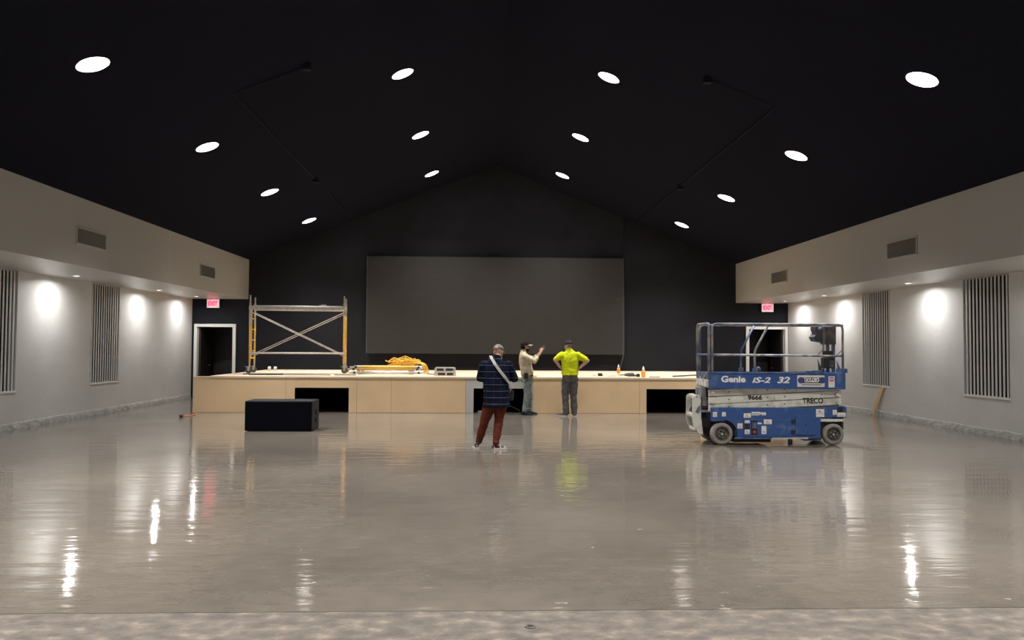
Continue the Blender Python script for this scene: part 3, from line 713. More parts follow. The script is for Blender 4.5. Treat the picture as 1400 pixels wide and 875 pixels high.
# panels on the near face
d1 = lb(401, 640, 668, 741, -.016, -.001, 'tray_door', 'blue', bevel=.006)
d2 = lb(694, 617, 808, 730, -.014, -.001, 'access_hatch', 'blue', bevel=.02)
MB().cyl(lp(752, 672, -.018), lp(752, 672, -.0135), .016, 12).build('hatch_lock', 'ink', d2)
for v in (650, 710): lb(668, v-8, 692, v+8, -.022, -.001, 'hinge', 'rubber', bevel=.003)
cp = lb(441, 645, 474, 727, -.022, -.0165, 'ground_control', 'ink', lift, bevel=.003)
MB().cyl(lp(458, 711, -.034), lp(458, 711, -.0225), .028, 14).build('stop_button', 'red', cp)
MB().box(lp(446, 690, -.026), lp(470, 655, -.0225)).build('key_plate', 'railblue', cp)
lb(404, 662, 432, 695, -.02, -.0165, 'vent_slots', 'rubber', d1, bevel=0)
for i, (u0, v0, u1, v1, q) in enumerate(((226, 597, 249, 625, 0), (277, 598, 299, 622, 0), (400, 605, 441, 630, 0), (445, 597, 490, 607, 0), (490, 600, 526, 617, 0), (445, 611, 505, 617, 0), (365, 662, 393, 691, 0), (404, 645, 432, 661, 1), (404, 697, 432, 723, 1), (477, 658, 500, 667, 1), (512, 640, 557, 667, 1), (499, 677, 526, 723, 1), (811, 583, 858, 610, 0), (811, 611, 858, 628, 0), (906, 588, 929, 616, 0), (932, 603, 980, 627, 0))):
    y = -.0165 if q else -.0005
    o = lb(u0, v0, u1, v1, y-.002, y, 'warning_decal', 'decal', lift, bevel=0)
    w_, h_ = u1-u0, v1-v0
    if h_ > 20 and i % 2 == 0: lb(u0+w_*.3, v0+h_*.3, u0+w_*.55, v0+h_*.55, y-.0035, y-.0021, 'warning_mark', 'orange' if i % 4 else 'red', o, bevel=0)
    if h_ > 12: lb(u0+w_*.2, v0+h_*.72, u0+w_*.8, v0+h_*.8, y-.0035, y-.0021, 'print_line', 'conduit', o, bevel=0)
# tow/steer end on the right
lb(935, 572, 965, 602, -.006, -.0005, 'lamp_recess', 'ink')
lb(838, 640, 968, 655, .0, .12, 'axle_bracket', 'armwhite'); lb(872, 630, 905, 660, .02, .1, 'king_pin', 'railblue'); lb(960, 655, 968, 675, .02, .06, 'bracket_tab', 'rubber')
MB().cyl((WR[0], .12, WR[1]), (WR[0], LW-.12, WR[1]), .035, 12).build('axle', 'rubber', lift)
MB().cyl((WL[0], .12, WL[1]), (WL[0], LW-.12, WL[1]), .035, 12).build('axle', 'rubber', lift)
# wheels
def wheel(c, y0, sgn):
    x, z = c; w_ = .135; r_ = z - .001
    prof = [(0, r_-.03), (.012, r_-.01), (.03, r_), (w_-.03, r_), (w_-.012, r_-.01), (w_, r_-.03)]
    t = MB(); n = 36
    rings = [(sgn*yy, rr) for yy, rr in [(.012, r_-.062)]+prof+[(w_-.012, r_-.062)]]
    t.lathe(rings, (0, 0, 0), (0, 1, 0), n); w0 = t.build('wheel', 'tyre', lift, smooth=True); w0.location = (x, y0, z)
    t = MB().lathe([(sgn*h_, q_) for h_, q_ in ((.013, r_-.0615), (.045, r_-.075), (.05, .085), (.03, .075), (.028, .058), (.05, .05), (.05, .03), (.03, .03), (.03, .001))], (0, 0, 0), (0, 1, 0), n); t.build('rim', 'rim', w0, smooth=False)
    MB().cyl((0, sgn*(w_-.02), 0), (0, sgn*(w_-.03), 0), r_-.06, 24).build('rim_back', 'rim', w0)
    MB().cyl((0, sgn*.03, 0), (0, sgn*.002, 0), .022, 12).build('hub_nut', 'steel', w0)
    for k in range(5):
        a = 2*PI*k/5; MB().cyl((.055*math.cos(a), sgn*.02, .055*math.sin(a)), (.055*math.cos(a), sgn*.006, .055*math.sin(a)), .009, 6).build('lug_nut', 'steel', w0)
for c in (WL, WR): wheel(c, -.02, 1); wheel(c, LW+.02, -1)
# --- entry ladder / end plates (light grey) at the end facing the stage middle
pl = [(125, 520), (133, 508), (150, 503), (172, 503), (175, 540), (168, 575), (176, 640), (186, 735), (160, 722), (132, 682), (124, 640)]
lad = None
for y in (.17, .60):
    o = MB().prism([(lx(u), lz(u, v)) for u, v in pl], y, y+.02).build('ladder_plate', 'armwhite', lift, bevel=.003)
    MB().prism([(lx(u), lz(u, v)) for u, v in ((140, 600), (166, 560), (168, 600), (158, 612))], y-.002, y-.0005).build('plate_cutout', 'railblue', o)
    MB().cyl(lp(150, 515, y-.003), lp(150, 515, y-.0005), .012, 10).build('bolt', 'ink', o)
for u, v in ((150, 514), (138, 622), (150, 700)): lb(u-9, v-9, u+9, v+9, .191, .599, 'ladder_step', 'armwhite')
lb(172, 590, 262, 606, .25, .32, 'hydraulic_ram', 'alu'); lb(172, 640, 240, 690, .25, .55, 'drive_housing', 'rubber'); lb(168, 520, 178, 640, .2, .58, 'ladder_mount', 'railgrey')
# --- scissor stack
def arm(u0, v0, u1, v1, hgt, y, m, name='scissor_arm', w_=.045):
    h2 = hgt/2
    poly = [(lx(u0), lz(u0, v0)-h2), (lx(u1), lz(u1, v1)-h2), (lx(u1), lz(u1, v1)+h2), (lx(u0), lz(u0, v0)+h2)]
    return MB().prism(poly, y, y+w_).build(name, m, lift, bevel=.006)
HB = .118
for k, (vl, vr) in enumerate(((491, 456), (535, 497), (576, 540))):
    for y in (.05, LW-.095):
        a = arm(208, vl, 964, vr, HB, y, 'armwhite')
        if y < .1:
            for t in (.15, .44, .57, .85):
                u = 208+756*t; v = vl+(vr-vl)*t
                if k == 0 and t > .6: continue
                MB().cyl(lp(u, v-2, y-.0015), lp(u, v-2, y-.0003), .012, 10).build('arm_hole', 'ink', a)
    for y in (.105, LW-.15):
        arm(215, vr-4, 958, vl+2, HB*.95, y, 'armwhite', 'inner_arm')
for u, v in ((228, 488), (226, 540), (587, 518), (588, 566), (940, 545), (938, 500)):
    MB().cyl(lp(u, v, .02), lp(u, v, LW-.02), .03, 14).build('pivot_pin', 'armwhite', lift)
for u, v in ((190, 490), (196, 540)): lb(u-12, v-26, u+14, v+26, .2, .6, 'cross_tube', 'railgrey')
a0 = [o for o in lift.children if o.name.startswith('scissor_arm')]
text('9666', .105, 'stencil_number', 'ink', lift, (lx(470), .0475, lz(470, 517)), bold=.004, width=lx(510)-lx(428))
text('TRECO', .13, 'stencil_lettering', 'ink', lift, (lx(800), .0475, lz(800, 536)), bold=.004, width=lx(860)-lx(742))
MB().prism([(lx(922), lz(922, 505)), (lx(950), lz(950, 505)), (lx(938), lz(938, 487))], .047, .0495).build('warning_triangle', 'conduit', lift)
for u0, u1 in ((345, 405), (675, 725)): lb(u0, 518 if u0 < 400 else 505, u1, 527 if u0 < 400 else 514, .0475, .0495, 'worn_decal', 'decal', bevel=0)
# --- platform
pf = lb(204, 376, 862, 466, -.02, .02, 'platform_side', 'blue', bevel=.006)
lb(204, 376, 862, 466, LW-.02, LW+.02, 'platform_side', 'blue', bevel=.006)
lb(858, 374, 977, 470, -.03, .03, 'extension_side', 'blue', bevel=.006); lb(858, 374, 977, 470, LW-.03, LW+.03, 'extension_side', 'blue', bevel=.006)
lb(205, 446, 972, 464, .021, LW-.021, 'platform_deck', 'railgrey'); lb(966, 376, 977, 464, .031, LW-.031, 'end_toe_board', 'blue')
lb(202, 372, 212, 412, .021, LW-.021, 'end_toe_board', 'railblue'); lb(198, 415, 214, 458, .021, LW-.021, 'end_bumper', 'armwhite')
for k in range(4): MB().box((lx(194), .08+k*.18, lz(200, 450)), (lx(197.5), .2+k*.18, lz(200, 424))).build('bumper_pad', 'decal', lift)
lb(204, 373, 862, 379, -.032, -.0205, 'top_lip', 'railblue', bevel=.002)
lb(795, 362, 825, 374, -.02, .03, 'latch_block', 'railblue')
# guardrails
RT = .0205
def rail(path, name, m, r_=RT): return MB().tube(rounded(path, .09), r_, 10).build(name, m, lift, smooth=True)
for y, near in ((-.005, 1), (LW+.005, 0)):
    rail([lp(222, 380, y), lp(222, 95, y), lp(965, 100, y), lp(965, 380, y)], 'side_guardrail', 'railgrey')
    MB().cyl(lp(222, 272, y), lp(956, 280, y), .018, 10).build('middle_rail', 'railgrey', lift, smooth=True)
    rail([lp(466, 378, y+.02*(1 if near else -1)), lp(464, 252, y+.02*(1 if near else -1)), lp(546, 100, y+.02*(1 if near else -1))], 'bent_post', 'railgrey' if near else 'railblue')
    lb(453, 352, 480, 378, y-.02+.02*(1 if near else -1), y+.02+.02*(1 if near else -1), 'post_socket', 'railblue')
    lb(928, 352, 990, 376, y-.015, y+.015, 'corner_socket', 'blue') if near else None
    MB().add([lp(930, 305, y-.006), lp(960, 372, y-.006), lp(935, 372, y-.006), lp(930, 305, y+.006), lp(960, 372, y+.006), lp(935, 372, y+.006)], [(0, 1, 2), (5, 4, 3), (0, 3, 4, 1), (1, 4, 5, 2), (2, 5, 3, 0)]).build('gusset', 'railblue', lift)
    MB().cyl(lp(956, 250, y), lp(925, 282, y), .006, 6).build('brace_rod', 'rubber', lift)
x = 965
MB().cyl(lp(965, 104, .0), lp(965, 104, LW), RT, 10).build('end_rail', 'railgrey', lift, smooth=True); MB().cyl(lp(963, 280, 0), lp(963, 280, LW), .018, 10).build('end_rail', 'railblue', lift, smooth=True)
rail([lp(206, 412, .02), lp(206, 93, .02), lp(206, 93, LW-.02), lp(206, 412, LW-.02)], 'entry_gate_frame', 'railgrey', .024)
MB().cyl(lp(206, 272, .02), lp(206, 272, LW-.02), .014, 10).build('gate_bar', 'railblue', lift)
MB().cyl(lp(206, 150, 0.0), lp(222, 150, .0), .016, 8).build('gate_hinge', 'railgrey', lift)
MB().tube(rounded([lp(200, 372, .1), lp(196, 395, .2), lp(196, 430, .35), lp(200, 400, .55)], .05), .006, 6).build('gate_chain', 'steel', lift)
lb(485, 352, 500, 385, .2, .26, 'tool_knob', 'ctrl', deep=True); MB().ball(lp(512, 353, .25), .04, .03, .035).build('knob', 'railblue', lift, smooth=True)
# platform controls hanging on the far guardrail
cb = MB().prism([(dc(lp(u, v), .46).x, dc(lp(u, v), .46).z) for u, v in ((812, 108), (868, 110), (875, 205), (812, 194), (800, 170), (822, 150), (812, 130))], .46, .70).build('control_box', 'ctrl', lift, bevel=.01)
MB().tube([dc(lp(805, 186), .56), dc(lp(790, 180), .56)], .01, 6).tube([dc(lp(805, 186), .56), dc(lp(793, 195), .56)], .01, 6).build('joystick', 'rubber', cb)
MB().ball(dc(lp(840, 125), .455), .05, .02, .035).build('switch_cluster', 'railblue', cb, smooth=True)
lb(866, 108, 929, 214, .30, .52, 'control_case', 'ctrlbrown', bevel=.01, deep=True)
for u in (882, 914): lb(u-9, 205, u+9, 380, .37, .41, 'control_mast', 'railblue', deep=True)
lb(864, 250, 912, 300, .26, .36, 'manual_box', 'rubber', bevel=.008, deep=True); lb(858, 290, 922, 350, .22, .36, 'battery_box', 'rubber', bevel=.008, deep=True); lb(890, 305, 916, 345, .212, .2195, 'plate_label', 'ctrlbrown', deep=True)
# lettering on the platform side
text('Genie', .15, 'maker_lettering', 'letter', pf, (lx(340), -.0225, lz(340, 410)), bold=.006, width=lx(409)-lx(271))
text('iS-2', .135, 'model_lettering', 'letter', pf, (lx(499), -.0225, lz(499, 416)), bold=.004, shear=.25, width=lx(551)-lx(447))
text('32', .15, 'model_lettering', 'letter', pf, (lx(625), -.0225, lz(625, 416)), bold=.005, shear=.25, width=lx(662)-lx(590))
pq = lb(702, 390, 862, 456, -.0235, -.0205, 'owner_plaque', 'plaque', lift, bevel=.002)
lb(727, 402, 840, 434, -.0260, -.0238, 'plaque_band', 'ink', pq, bevel=0)
for u in (723, 845): MB().cyl(lp(u, 418, -.0275), lp(u, 418, -.0238), .056, 20).build('plaque_emblem', 'navy', pq)
text("TAYLOR'S", .085, 'plaque_lettering', 'letter', pq, (lx(783), -.0285, lz(783, 414)), bold=.003, width=lx(828)-lx(740))
lb(745, 424, 822, 429, -.0285, -.0262, 'plaque_line', 'plaque', pq, bevel=0); lb(728, 441, 836, 446, -.0255, -.0238, 'plaque_line', 'conduit', pq, bevel=0)
for v0, v1 in ((395, 410), (413, 459)): lb(879, v0, 914, v1, -.033, -.0305, 'warning_decal', 'decal', bevel=0)
lb(884, 400, 908, 405, -.0345, -.0331, 'print_line', 'navy', bevel=0); lb(884, 417, 910, 424, -.0345, -.0331, 'warning_mark', 'red', bevel=0)
# ================================================================== PEOPLE
def hand(mb, wrist, d, nrm, thumb, curl=.5, s=1.0):
    """wrist point, finger direction d, palm-facing normal, unit sideways direction of the thumb"""
    wrist = V(wrist); d = V(d).normalized(); nrm = V(nrm); nrm = (nrm-d*nrm.dot(d)).normalized(); ac = V(thumb); ac = (ac-d*ac.dot(d)-nrm*ac.dot(nrm)).normalized()
    mb.loft([(wrist, .027*s, .02*s), (wrist+d*.03*s, .034*s, .019*s), (wrist+d*.065*s, .041*s, .017*s), (wrist+d*.092*s, .040*s, .014*s)], 12, ref=ac)
    for off, L, r_ in ((.030, .072, .0088), (.010, .082, .0092), (-.010, .076, .0088), (-.029, .060, .0078)):
        p = wrist+d*(.088*s)+ac*(off*s); v = d.copy(); pts = [(wrist+d*.06*s+ac*(off*.9*s), r_*s), (p, r_*s)]
        for k, fr in enumerate((.45, .32, .23)):
            a = curl*(.55+.35*k); v = (v*math.cos(a)+nrm*math.sin(a)).normalized() if True else v
            p = p+v*(L*fr*s); pts.append((p, r_*s*(1-.08*(k+1))))
        mb.chain(pts)
    b0 = wrist+d*.025*s+ac*.022*s; v = (d*.62+ac*.7+nrm*.35).normalized(); p1 = b0+v*.045*s; v2 = (d*.8+ac*.35+nrm*.5).normalized(); p2 = p1+v2*.034*s; p3 = p2+(v2+nrm*.4*curl).normalized()*.026*s
    mb.chain([(b0, .014*s), (p1, .0115*s), (p2, .0105*s), (p3, .0085*s)])

def head(mb, c, fwd, up=(0, 0, 1), s=1.0):
    """c: centre of skull; fwd: face direction"""
    up = V(up).normalized(); f = V(fwd); f = (f-up*f.dot(up)).normalized(); rt = f.cross(up)
    R = Matrix((rt, f, up)).transposed()
    c = V(c)
    def b(p, r): mb.ball(c+R @ (V(p)*s), r[0]*s, r[1]*s, r[2]*s, R)
    b((0, -.012, .025), (.076, .094, .092)); b((0, .03, -.02), (.066, .066, .085)); b((0, .052, -.085), (.044, .040, .036)); b((0, .01, -.06), (.060, .062, .055))
    b((0, .092, .022), (.045, .012, .012))                                 # brow
    b((0, .098, -.012), (.011, .014, .026)); b((0, .108, -.028), (.015, .015, .012))   # nose
    b((0, .088, -.062), (.024, .012, .008)); b((0, .086, -.076), (.021, .012, .008))   # lips
    for k in (-1, 1):
        b((k*.076, -.008, -.008), (.010, .020, .032)); b((k*.036, .074, -.018), (.022, .016, .02))
    return R
def face_eyes(c, R, parent, org, s=1.0):
    for k in (-1, 1):
        MB().ball(V(c)+R @ (V((k*.031, .084, .004))*s), .012*s, .009*s, .008*s, R, 10, 6).build('eye', 'eye', parent, org, smooth=True)

def shoe(parent, org, heel, ang, L, mu, ms, w_=.05):
    d = V((math.sin(ang), math.cos(ang), 0)); rt = V((d.y, -d.x, 0)); heel = V(heel)
    prof = [(0, .030, .075), (.06, .036, .085), (.25, .038, .092), (.45, .042, .082), (.62, .049, .06), (.8, .047, .048), (.93, .036, .038), (1, .016, .028)]
    n = 14; mb = MB(); so = MB()
    rings = []; srings = []
    for t, hw, hh in prof:
        c = heel+d*(t*L); hw *= w_/.05
        rings.append([c+rt*(hw*math.cos(a))+V((0, 0, .018+max(0, math.sin(a))*(hh-.018))) for a in [2*PI*k/n for k in range(n)]])
        srings.append([c+rt*((hw+.004)*x)+V((0, 0, z)) for x, z in ((-1, 0), (1, 0), (1, .026), (-1, .026))])
    for m_, rs in ((mb, rings), (so, srings)):
        k_ = len(rs[0]); o = 0
        for r_ in rs: m_.v += r_
        for i in range(len(rs)-1):
            for k in range(k_): m_.f.append((i*k_+k, i*k_+(k+1) % k_, (i+1)*k_+(k+1) % k_, (i+1)*k_+k))
        m_.f.append(tuple(range(k_))); m_.f.append(tuple((len(rs)-1)*k_+k for k in range(k_)))
    u = mb.build('shoe', mu, parent, org, smooth=True); so.build('sole', ms, u, org, bevel=.004)
    MB().loft([(heel+d*L*.2+V((0, 0, .07)), .043, .05), (heel+d*L*.2+V((0, 0, .095)), .042, .05)], 12, ref=rt).build('shoe_collar', mu, u, org, smooth=True)

def cap(parent, org, c, fwd, up, m, mbrim, s=1.0, back_gap=False):
    up = V(up).normalized(); f = V(fwd); f = (f-up*f.dot(up)).normalized(); rt = f.cross(up); R = Matrix((rt, f, up)).transposed(); c = V(c)
    mb = MB(); mb.ball(c+R @ (V((0, -.008, .035))*s), .088*s, .108*s, .092*s, R, 20, 8, zmin=-.05)
    o = mb.build('cap', m, parent, org, smooth=True)
    b = MB(); n = 13; top = []; 
    for lay in (0, .006):
        for i in range(n):
            a = PI*i/(n-1); x = math.cos(a); y = math.sin(a)
            b.v.append(c+R @ (V((.080*x, .055+.03*y, .034+.006*(1-x*x)+lay))*s)); b.v.append(c+R @ (V((.080*x, .085+.125*y, .018-.014*x*x+.008*(1-x*x)+lay))*s))
    for i in range(n-1):
        a = 2*i; b.f.append((a, a+1, a+3, a+2)); k = 2*n; b.f.append((k+a, k+a+2, k+a+3, k+a+1)); b.f.append((a+1, k+a+1, k+a+3, a+3)); b.f.append((a, a+2, k+a+2, k+a))
    b.f.append((0, 2*n, 2*n+1, 1)); e = 2*n-2; b.f.append((e, e+1, 2*n+e+1, 2*n+e))
    b.build('brim', mbrim, o, org, smooth=True)
    MB().ball(c+R @ (V((0, -.008, .127))*s), .009, .009, .006).build('button', m, o, org, smooth=True)
    if back_gap:
        MB().ball(c+R @ (V((0, -.098, .045))*s), .036*s, .02*s, .026*s, R, 14, 6).build('cap_gap', 'skin', o, org, smooth=True)
        MB().box((-.045, -.006, -.008), (.045, .006, .008)).build('cap_strap', m, o); o.children[-1].data.transform(Matrix.Translation(c+R @ (V((0, -.114, .022))*s)-V(org)) @ R.to_4x4())
    return o
VX = .0065

# ---------------- man in the plaid shirt
o1 = V((.12, 13.5, 0))
p1 = empty('person', o1, 'person in navy plaid shirt and rust trousers, back turned, head bowed, nearest the black speaker', 'person', 'people in the hall')
def Q(x, y, z): return V((x, y, z))
hc = Q(.155, .075, 1.615); hf = V((.32, .9, -.25)); hu = V((.05, .30, .95))
b = MB(); R = head(b, hc, hf, hu)
b.chain([(Q(.12, .0, 1.44), .062), (Q(.14, .03, 1.54), .060)])
b.loft([(Q(.12, .0, .84), .15, .10), (Q(.12, 0, 1.1), .14, .10), (Q(.115, 0, 1.35), .16, .10), (Q(.115, 0, 1.46), .08, .06)], 14, ref=(1, 0, 0))
eL, eR = Q(-.15, .06, 1.17), Q(.425, .05, 1.17); wL, wR = Q(.02, .30, 1.17), Q(.30, .30, 1.18)
for s_, e_, w_ in ((Q(-.10, .0, 1.40), eL, wL), (Q(.33, .0, 1.40), eR, wR)):
    b.chain([(Q(.115, 0, 1.40), .06), (s_, .058), (e_, .044), (w_, .028)])
hand(b, wL, (.75, .6, .12), (.2, -.2, 1), (-.3, .9, 0), .75); hand(b, wR, (-.75, .6, .12), (-.2, -.2, 1), (.3, .9, 0), .75)
kL, kR = Q(-.075, .06, .45), Q(.165, .02, .45); aL, aR = Q(-.165, .14, .10), Q(.115, -.09, .10)
for h_, k_, a_ in ((Q(.03, 0, .84), kL, aL), (Q(.21, 0, .84), kR, aR)): b.chain([(h_, .078), (k_, .052), (a_, .036)])
bd = b.build('body', 'skin', p1, remesh=VX, sm=3); face_eyes(hc, R, p1, (0, 0, 0))
s = MB()
s.loft([(Q(.125, .0, .695), .232, .165), (Q(.125, .0, .80), .222, .160), (Q(.12, 0, .98), .212, .150), (Q(.115, 0, 1.15), .222, .148), (Q(.11, .0, 1.30), .238, .140), (Q(.11, 0, 1.41), .215, .115), (Q(.118, .01, 1.475), .125, .088), (Q(.125, .02, 1.53), .072, .070)], 26, ref=(1, 0, 0))
for s_, e_, w_ in ((Q(-.085, .0, 1.395), eL, wL), (Q(.32, .0, 1.395), eR, wR)):
    s.chain([(s_, .083), (s_.lerp(e_, .5), .073), (e_, .066), (w_, .046)])
s.build('plaid_shirt', 'plaid', p1, remesh=.011, sm=4, wr=0.022)
MB().loft([(Q(.125, .02, 1.515), .074, .072), (Q(.135, .03, 1.555), .069, .067)], 18, cap=False, ref=(1, 0, 0)).build('collar', 'plaid', p1, smooth=True)
t = MB()
t.loft([(Q(.125, 0, .99), .185, .125), (Q(.125, 0, .85), .195, .135), (Q(.125, 0, .74), .185, .125)], 20, ref=(1, 0, 0))
for h_, k_, a_ in ((Q(.035, 0, .80), kL, aL), (Q(.215, 0, .80), kR, aR)):
    t.chain([(h_, .108), (h_.lerp(k_, .5), .097), (k_, .077), (k_.lerp(a_, .55), .067), (a_+V((0, 0, .02)), .058)])
t.build('trousers', 'redpants', p1, remesh=.011, sm=4, wr=0.026)
shoe(p1, (0, 0, 0), (-.19, .06, 0), -.18, .28, 'shoemix', 'shoewhite'); shoe(p1, (0, 0, 0), (.065, -.10, 0), 1.0, .28, 'shoemix', 'shoewhite')
cap(p1, (0, 0, 0), hc, hf, hu, 'capgrey', 'capgrey', 1.02, True)
MB().ball(hc+R @ V((0, .062, -.088)), .050, .040, .040, R).build('beard', 'strap', p1, smooth=True)
r = empty('crossbody_bag', o1, 'dark crossbody bag with pale strap worn over the plaid shirt', 'bag')
pts = [(.02, .115, 1.50), (.025, .04, 1.545), (.045, -.075, 1.50), (.10, -.145, 1.41), (.18, -.163, 1.30), (.27, -.150, 1.19), (.335, -.09, 1.10), (.365, .02, 1.00), (.35, .10, .95)]
mb = MB()
for i, p_ in enumerate(pts):
    t_ = V(pts[min(i+1, len(pts)-1)])-V(pts[max(0, i-1)]); t_.normalize(); nr = V((p_[0]-.12, p_[1]*1.4, .0)); nr = V((.0, -1, .25)) if i in (2, 3, 4, 5) else (V((0, 0, 1)) if i < 2 else V((1, -.4, 0))); nr = (nr-t_*nr.dot(t_)).normalized(); sd = t_.cross(nr)
    for q, z in ((-1, 0), (1, 0), (1, .008), (-1, .008)): mb.v.append(V(p_)+sd*(.024*q)+nr*z)
for i in range(len(pts)-1):
    for k in range(4): mb.f.append((4*i+k, 4*i+(k+1) % 4, 4*i+4+(k+1) % 4, 4*i+4+k))
mb.build('strap', 'strap', r, smooth=False)
MB().box((.30, .10, .80), (.42, .20, .98)).build('pouch', 'bag', r, bevel=.03)

# ---------------- man in the tan shirt (profile, photographing)
o2 = V((1.12, 20.22, 0))
p2 = empty('person', o2, 'person in tan shirt and black cap, seen in profile, raising a phone', 'person', 'people in the hall')
hc = Q(-.045, 0, 1.705); hf = V((.97, .22, 0)); hu = V((-.05, 0, 1))
b = MB(); R = head(b, hc, hf, hu)
b.chain([(Q(-.095, 0, 1.50), .062), (Q(-.07, 0, 1.62), .058)])
b.loft([(Q(.01, 0, .93), .10, .15), (Q(-.03, 0, 1.2), .105, .15), (Q(-.07, 0, 1.42), .10, .16), (Q(-.09, 0, 1.53), .06, .08)], 14, ref=(1, 0, 0))
sN, sF = Q(-.07, -.17, 1.455), Q(-.03, .18, 1.455); eN, eF = Q(.175, -.19, 1.335), Q(.19, .16, 1.38); wN, wF = Q(.345, -.07, 1.555), Q(.35, .06, 1.575)
for s_, e_, w_ in ((sN, eN, wN), (sF, eF, wF)): b.chain([(Q(-.07, 0, 1.45), .06), (s_, .06), (e_, .046), (w_, .029)])
hand(b, wN, (.35, .30, .88), (.25, .9, -.2), (-.8, .1, .3), .55); hand(b, wF, (.35, -.25, .88), (.25, -.9, -.2), (-.8, -.1, .3), .55)
kN, kF = Q(.005, -.085, .50), Q(.075, .10, .50); aN, aF = Q(-.045, -.09, .10), Q(.075, .12, .10)
for h_, k_, a_ in ((Q(.01, -.085, .92), kN, aN), (Q(.02, .085, .92), kF, aF)): b.chain([(h_, .08), (k_, .054), (a_, .038)])
b.build('body', 'skintan', p2, remesh=VX, sm=3); face_eyes(hc, R, p2, (0, 0, 0))
s = MB()
s.loft([(Q(.02, 0, .955), .145, .175), (Q(.015, 0, 1.02), .158, .185), (Q(-.015, 0, 1.18), .152, .19), (Q(-.05, 0, 1.35), .148, .20), (Q(-.075, 0, 1.46), .125, .19), (Q(-.09, 0, 1.535), .085, .12), (Q(-.085, 0, 1.585), .068, .070)], 24, ref=(1, 0, 0))
for s_, e_, w_ in ((sN, eN, wN), (sF, eF, wF)): s.chain([(s_, .085), (s_.lerp(e_, .5), .076), (e_, .064), (e_.lerp(w_, .38), .055)])
s.build('shirt', 'tan', p2, remesh=.010, sm=4, wr=0.022)
MB().loft([(Q(-.088, 0, 1.57), .072, .074), (Q(-.078, 0, 1.615), .066, .068)], 18, cap=False, ref=(1, 0, 0)).build('collar', 'tan', p2, smooth=True)
t = MB()
t.loft([(Q(.018, 0, .995), .135, .168), (Q(.01, 0, .9), .145, .18), (Q(.01, 0, .80), .135, .175)], 20, ref=(1, 0, 0))
for h_, k_, a_ in ((Q(.01, -.09, .86), kN, aN), (Q(.02, .09, .86), kF, aF)): t.chain([(h_, .108), (h_.lerp(k_, .5), .094), (k_, .076), (k_.lerp(a_, .5), .070), (a_+V((0, 0, .0)), .066)])
t.build('jeans', 'jeans', p2, remesh=.011, sm=4, wr=0.028)
MB().loft([(Q(.018, 0, .965), .150, .182), (Q(.018, 0, 1.0), .150, .182)], 24, cap=False, ref=(1, 0, 0)).build('belt', 'ink', p2, smooth=True)
shoe(p2, (0, 0, 0), (-.13, -.11, 0), PI/2-.05, .29, 'shoeblack', 'shoeblack', .055); shoe(p2, (0, 0, 0), (.0, .11, 0), PI/2-.25, .29, 'shoeblack', 'shoeblack', .055)
cap(p2, (0, 0, 0), hc, hf, hu, 'capblack', 'brimtan', 1.03)
h_ = MB(); h_.ball(hc+R @ V((0, -.03, -.005)), .080, .082, .07, R); h_.build('hair', 'hair', p2, smooth=True)
h_ = MB(); h_.ball(hc+R @ V((0, .060, -.092)), .052, .050, .042, R); h_.ball(hc+R @ V((0, .022, -.07)), .066, .05, .04, R); h_.build('beard', 'hair', p2, remesh=.008, sm=3)
ph = empty('smartphone', o2+Q(.43, 0, 1.685), 'pale smartphone held up at eye level by person in tan shirt', 'phone')
rot = Matrix.Rotation(-.12, 3, 'Y')
MB().box((-.005, -.080, -.042), (.005, .080, .042), rot).build('phone_case', 'phone', ph, bevel=.003); MB().box((-.0068, -.074, -.034), (-.0055, .074, .034), rot, (0, 0, 0)).build('phone_screen', 'ink', ph)
bp_ = empty('belt_pouch', o2+Q(-.03, -.215, .90), 'black pouch clipped to the belt of the person in tan shirt', 'pouch')
MB().box((-.055, -.03, -.0), (.055, .03, .15)).build('pouch_body', 'bag', bp_, bevel=.018); MB().box((-.057, -.034, .085), (.057, -.005, .152)).build('flap', 'bag', bp_, bevel=.01)

# ---------------- man in the hi-vis shirt (hands on hips)
o3 = V((2.2, 19.85, 0))
p3 = empty('person', o3, 'person in bright yellow t-shirt, back turned, hands on hips', 'person', 'people in the hall')
hc = Q(-.075, .02, 1.735); hf = V((-.80, .60, 0)); hu = V((-.04, 0, 1))
b = MB(); R = head(b, hc, hf, hu)
b.chain([(Q(-.04, 0, 1.53), .066), (Q(-.06, .005, 1.66), .062)])
b.loft([(Q(-.03, 0, .95), .16, .10), (Q(-.035, 0, 1.2), .16, .10), (Q(-.04, 0, 1.42), .18, .10), (Q(-.04, 0, 1.55), .08, .06)], 14, ref=(1, 0, 0))
sL, sR = Q(-.235, 0, 1.49), Q(.155, 0, 1.49); eL, eR = Q(-.405, -.02, 1.385), Q(.40, -.02, 1.365); wL, wR = Q(-.285, .015, 1.215), Q(.225, .015, 1.20)
for s_, e_, w_ in ((sL, eL, wL), (sR, eR, wR)): b.chain([(Q(-.04, 0, 1.47), .07), (s_, .064), (e_, .048), (w_, .032)])
hand(b, wL, (.72, .45, -.55), (.55, -.6, -.3), (-.2, -.4, .9), .35); hand(b, wR, (-.72, .45, -.55), (-.55, -.6, -.3), (.2, -.4, .9), .35)
kL, kR = Q(-.145, .01, .50), Q(.06, .01, .50); aL, aR = Q(-.125, -.02, .10), Q(.075, -.02, .10)
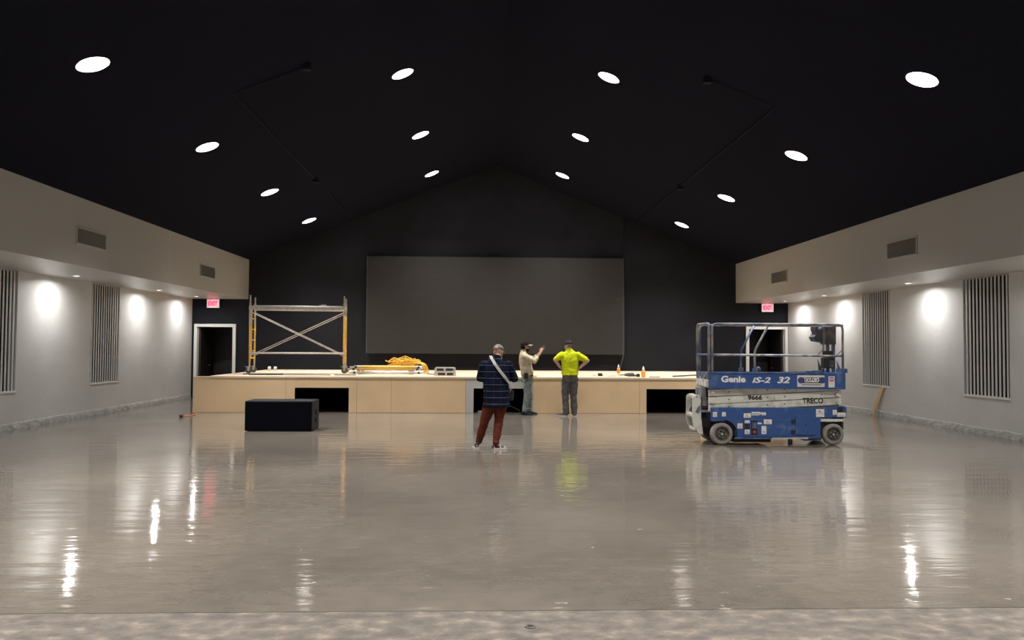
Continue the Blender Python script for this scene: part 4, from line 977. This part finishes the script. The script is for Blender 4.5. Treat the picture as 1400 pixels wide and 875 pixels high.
for h_, k_, a_ in ((Q(-.125, 0, .92), kL, aL), (Q(.055, 0, .92), kR, aR)): b.chain([(h_, .08), (k_, .054), (a_, .038)])
b.build('body', 'skin', p3, remesh=VX, sm=3); face_eyes(hc, R, p3, (0, 0, 0))
s = MB()
s.loft([(Q(-.035, 0, 1.005), .212, .15), (Q(-.035, 0, 1.08), .205, .145), (Q(-.035, 0, 1.18), .20, .14), (Q(-.035, 0, 1.32), .215, .138), (Q(-.038, 0, 1.44), .238, .132), (Q(-.04, 0, 1.54), .200, .105), (Q(-.045, 0, 1.60), .115, .085), (Q(-.05, 0, 1.645), .070, .068)], 24, ref=(1, 0, 0))
for s_, e_ in ((sL, eL), (sR, eR)): s.chain([(s_, .095), (s_.lerp(e_, .5), .080), (s_.lerp(e_, .78), .072)])
s.build('t_shirt', 'hivis', p3, remesh=.010, sm=4, wr=0.02)
MB().loft([(Q(-.05, .003, 1.635), .072, .070), (Q(-.053, .004, 1.66), .066, .064)], 18, cap=False, ref=(1, 0, 0)).build('collar', 'hivis', p3, smooth=True)
t = MB()
t.loft([(Q(-.035, 0, 1.045), .180, .125), (Q(-.035, 0, .95), .192, .138), (Q(-.035, 0, .84), .190, .135)], 20, ref=(1, 0, 0))
for h_, k_, a_ in ((Q(-.130, 0, .88), kL, aL), (Q(.060, 0, .88), kR, aR)): t.chain([(h_, .112), (h_.lerp(k_, .5), .104), (k_, .088), (k_.lerp(a_, .5), .082), (a_+V((0, 0, .0)), .080)])
t.build('trousers', 'greypants', p3, remesh=.011, sm=4, wr=0.026)
for x_ in (-.17, .10): MB().box((x_-.06, -.145, .86), (x_+.06, -.132, .94)).build('back_pocket', 'greypants', p3, bevel=.004)
shoe(p3, (0, 0, 0), (-.11, -.07, 0), -.95, .29, 'greypants', 'shoewhite', .054); shoe(p3, (0, 0, 0), (.085, -.09, 0), .12, .29, 'greypants', 'shoewhite', .054)
cap(p3, (0, 0, 0), hc, hf, hu, 'capdark', 'capdark', 1.04)
MB().ball(hc+R @ V((0, -.035, -.002)), .0765, .073, .045, R).build('hair', 'capgrey', p3, smooth=True)
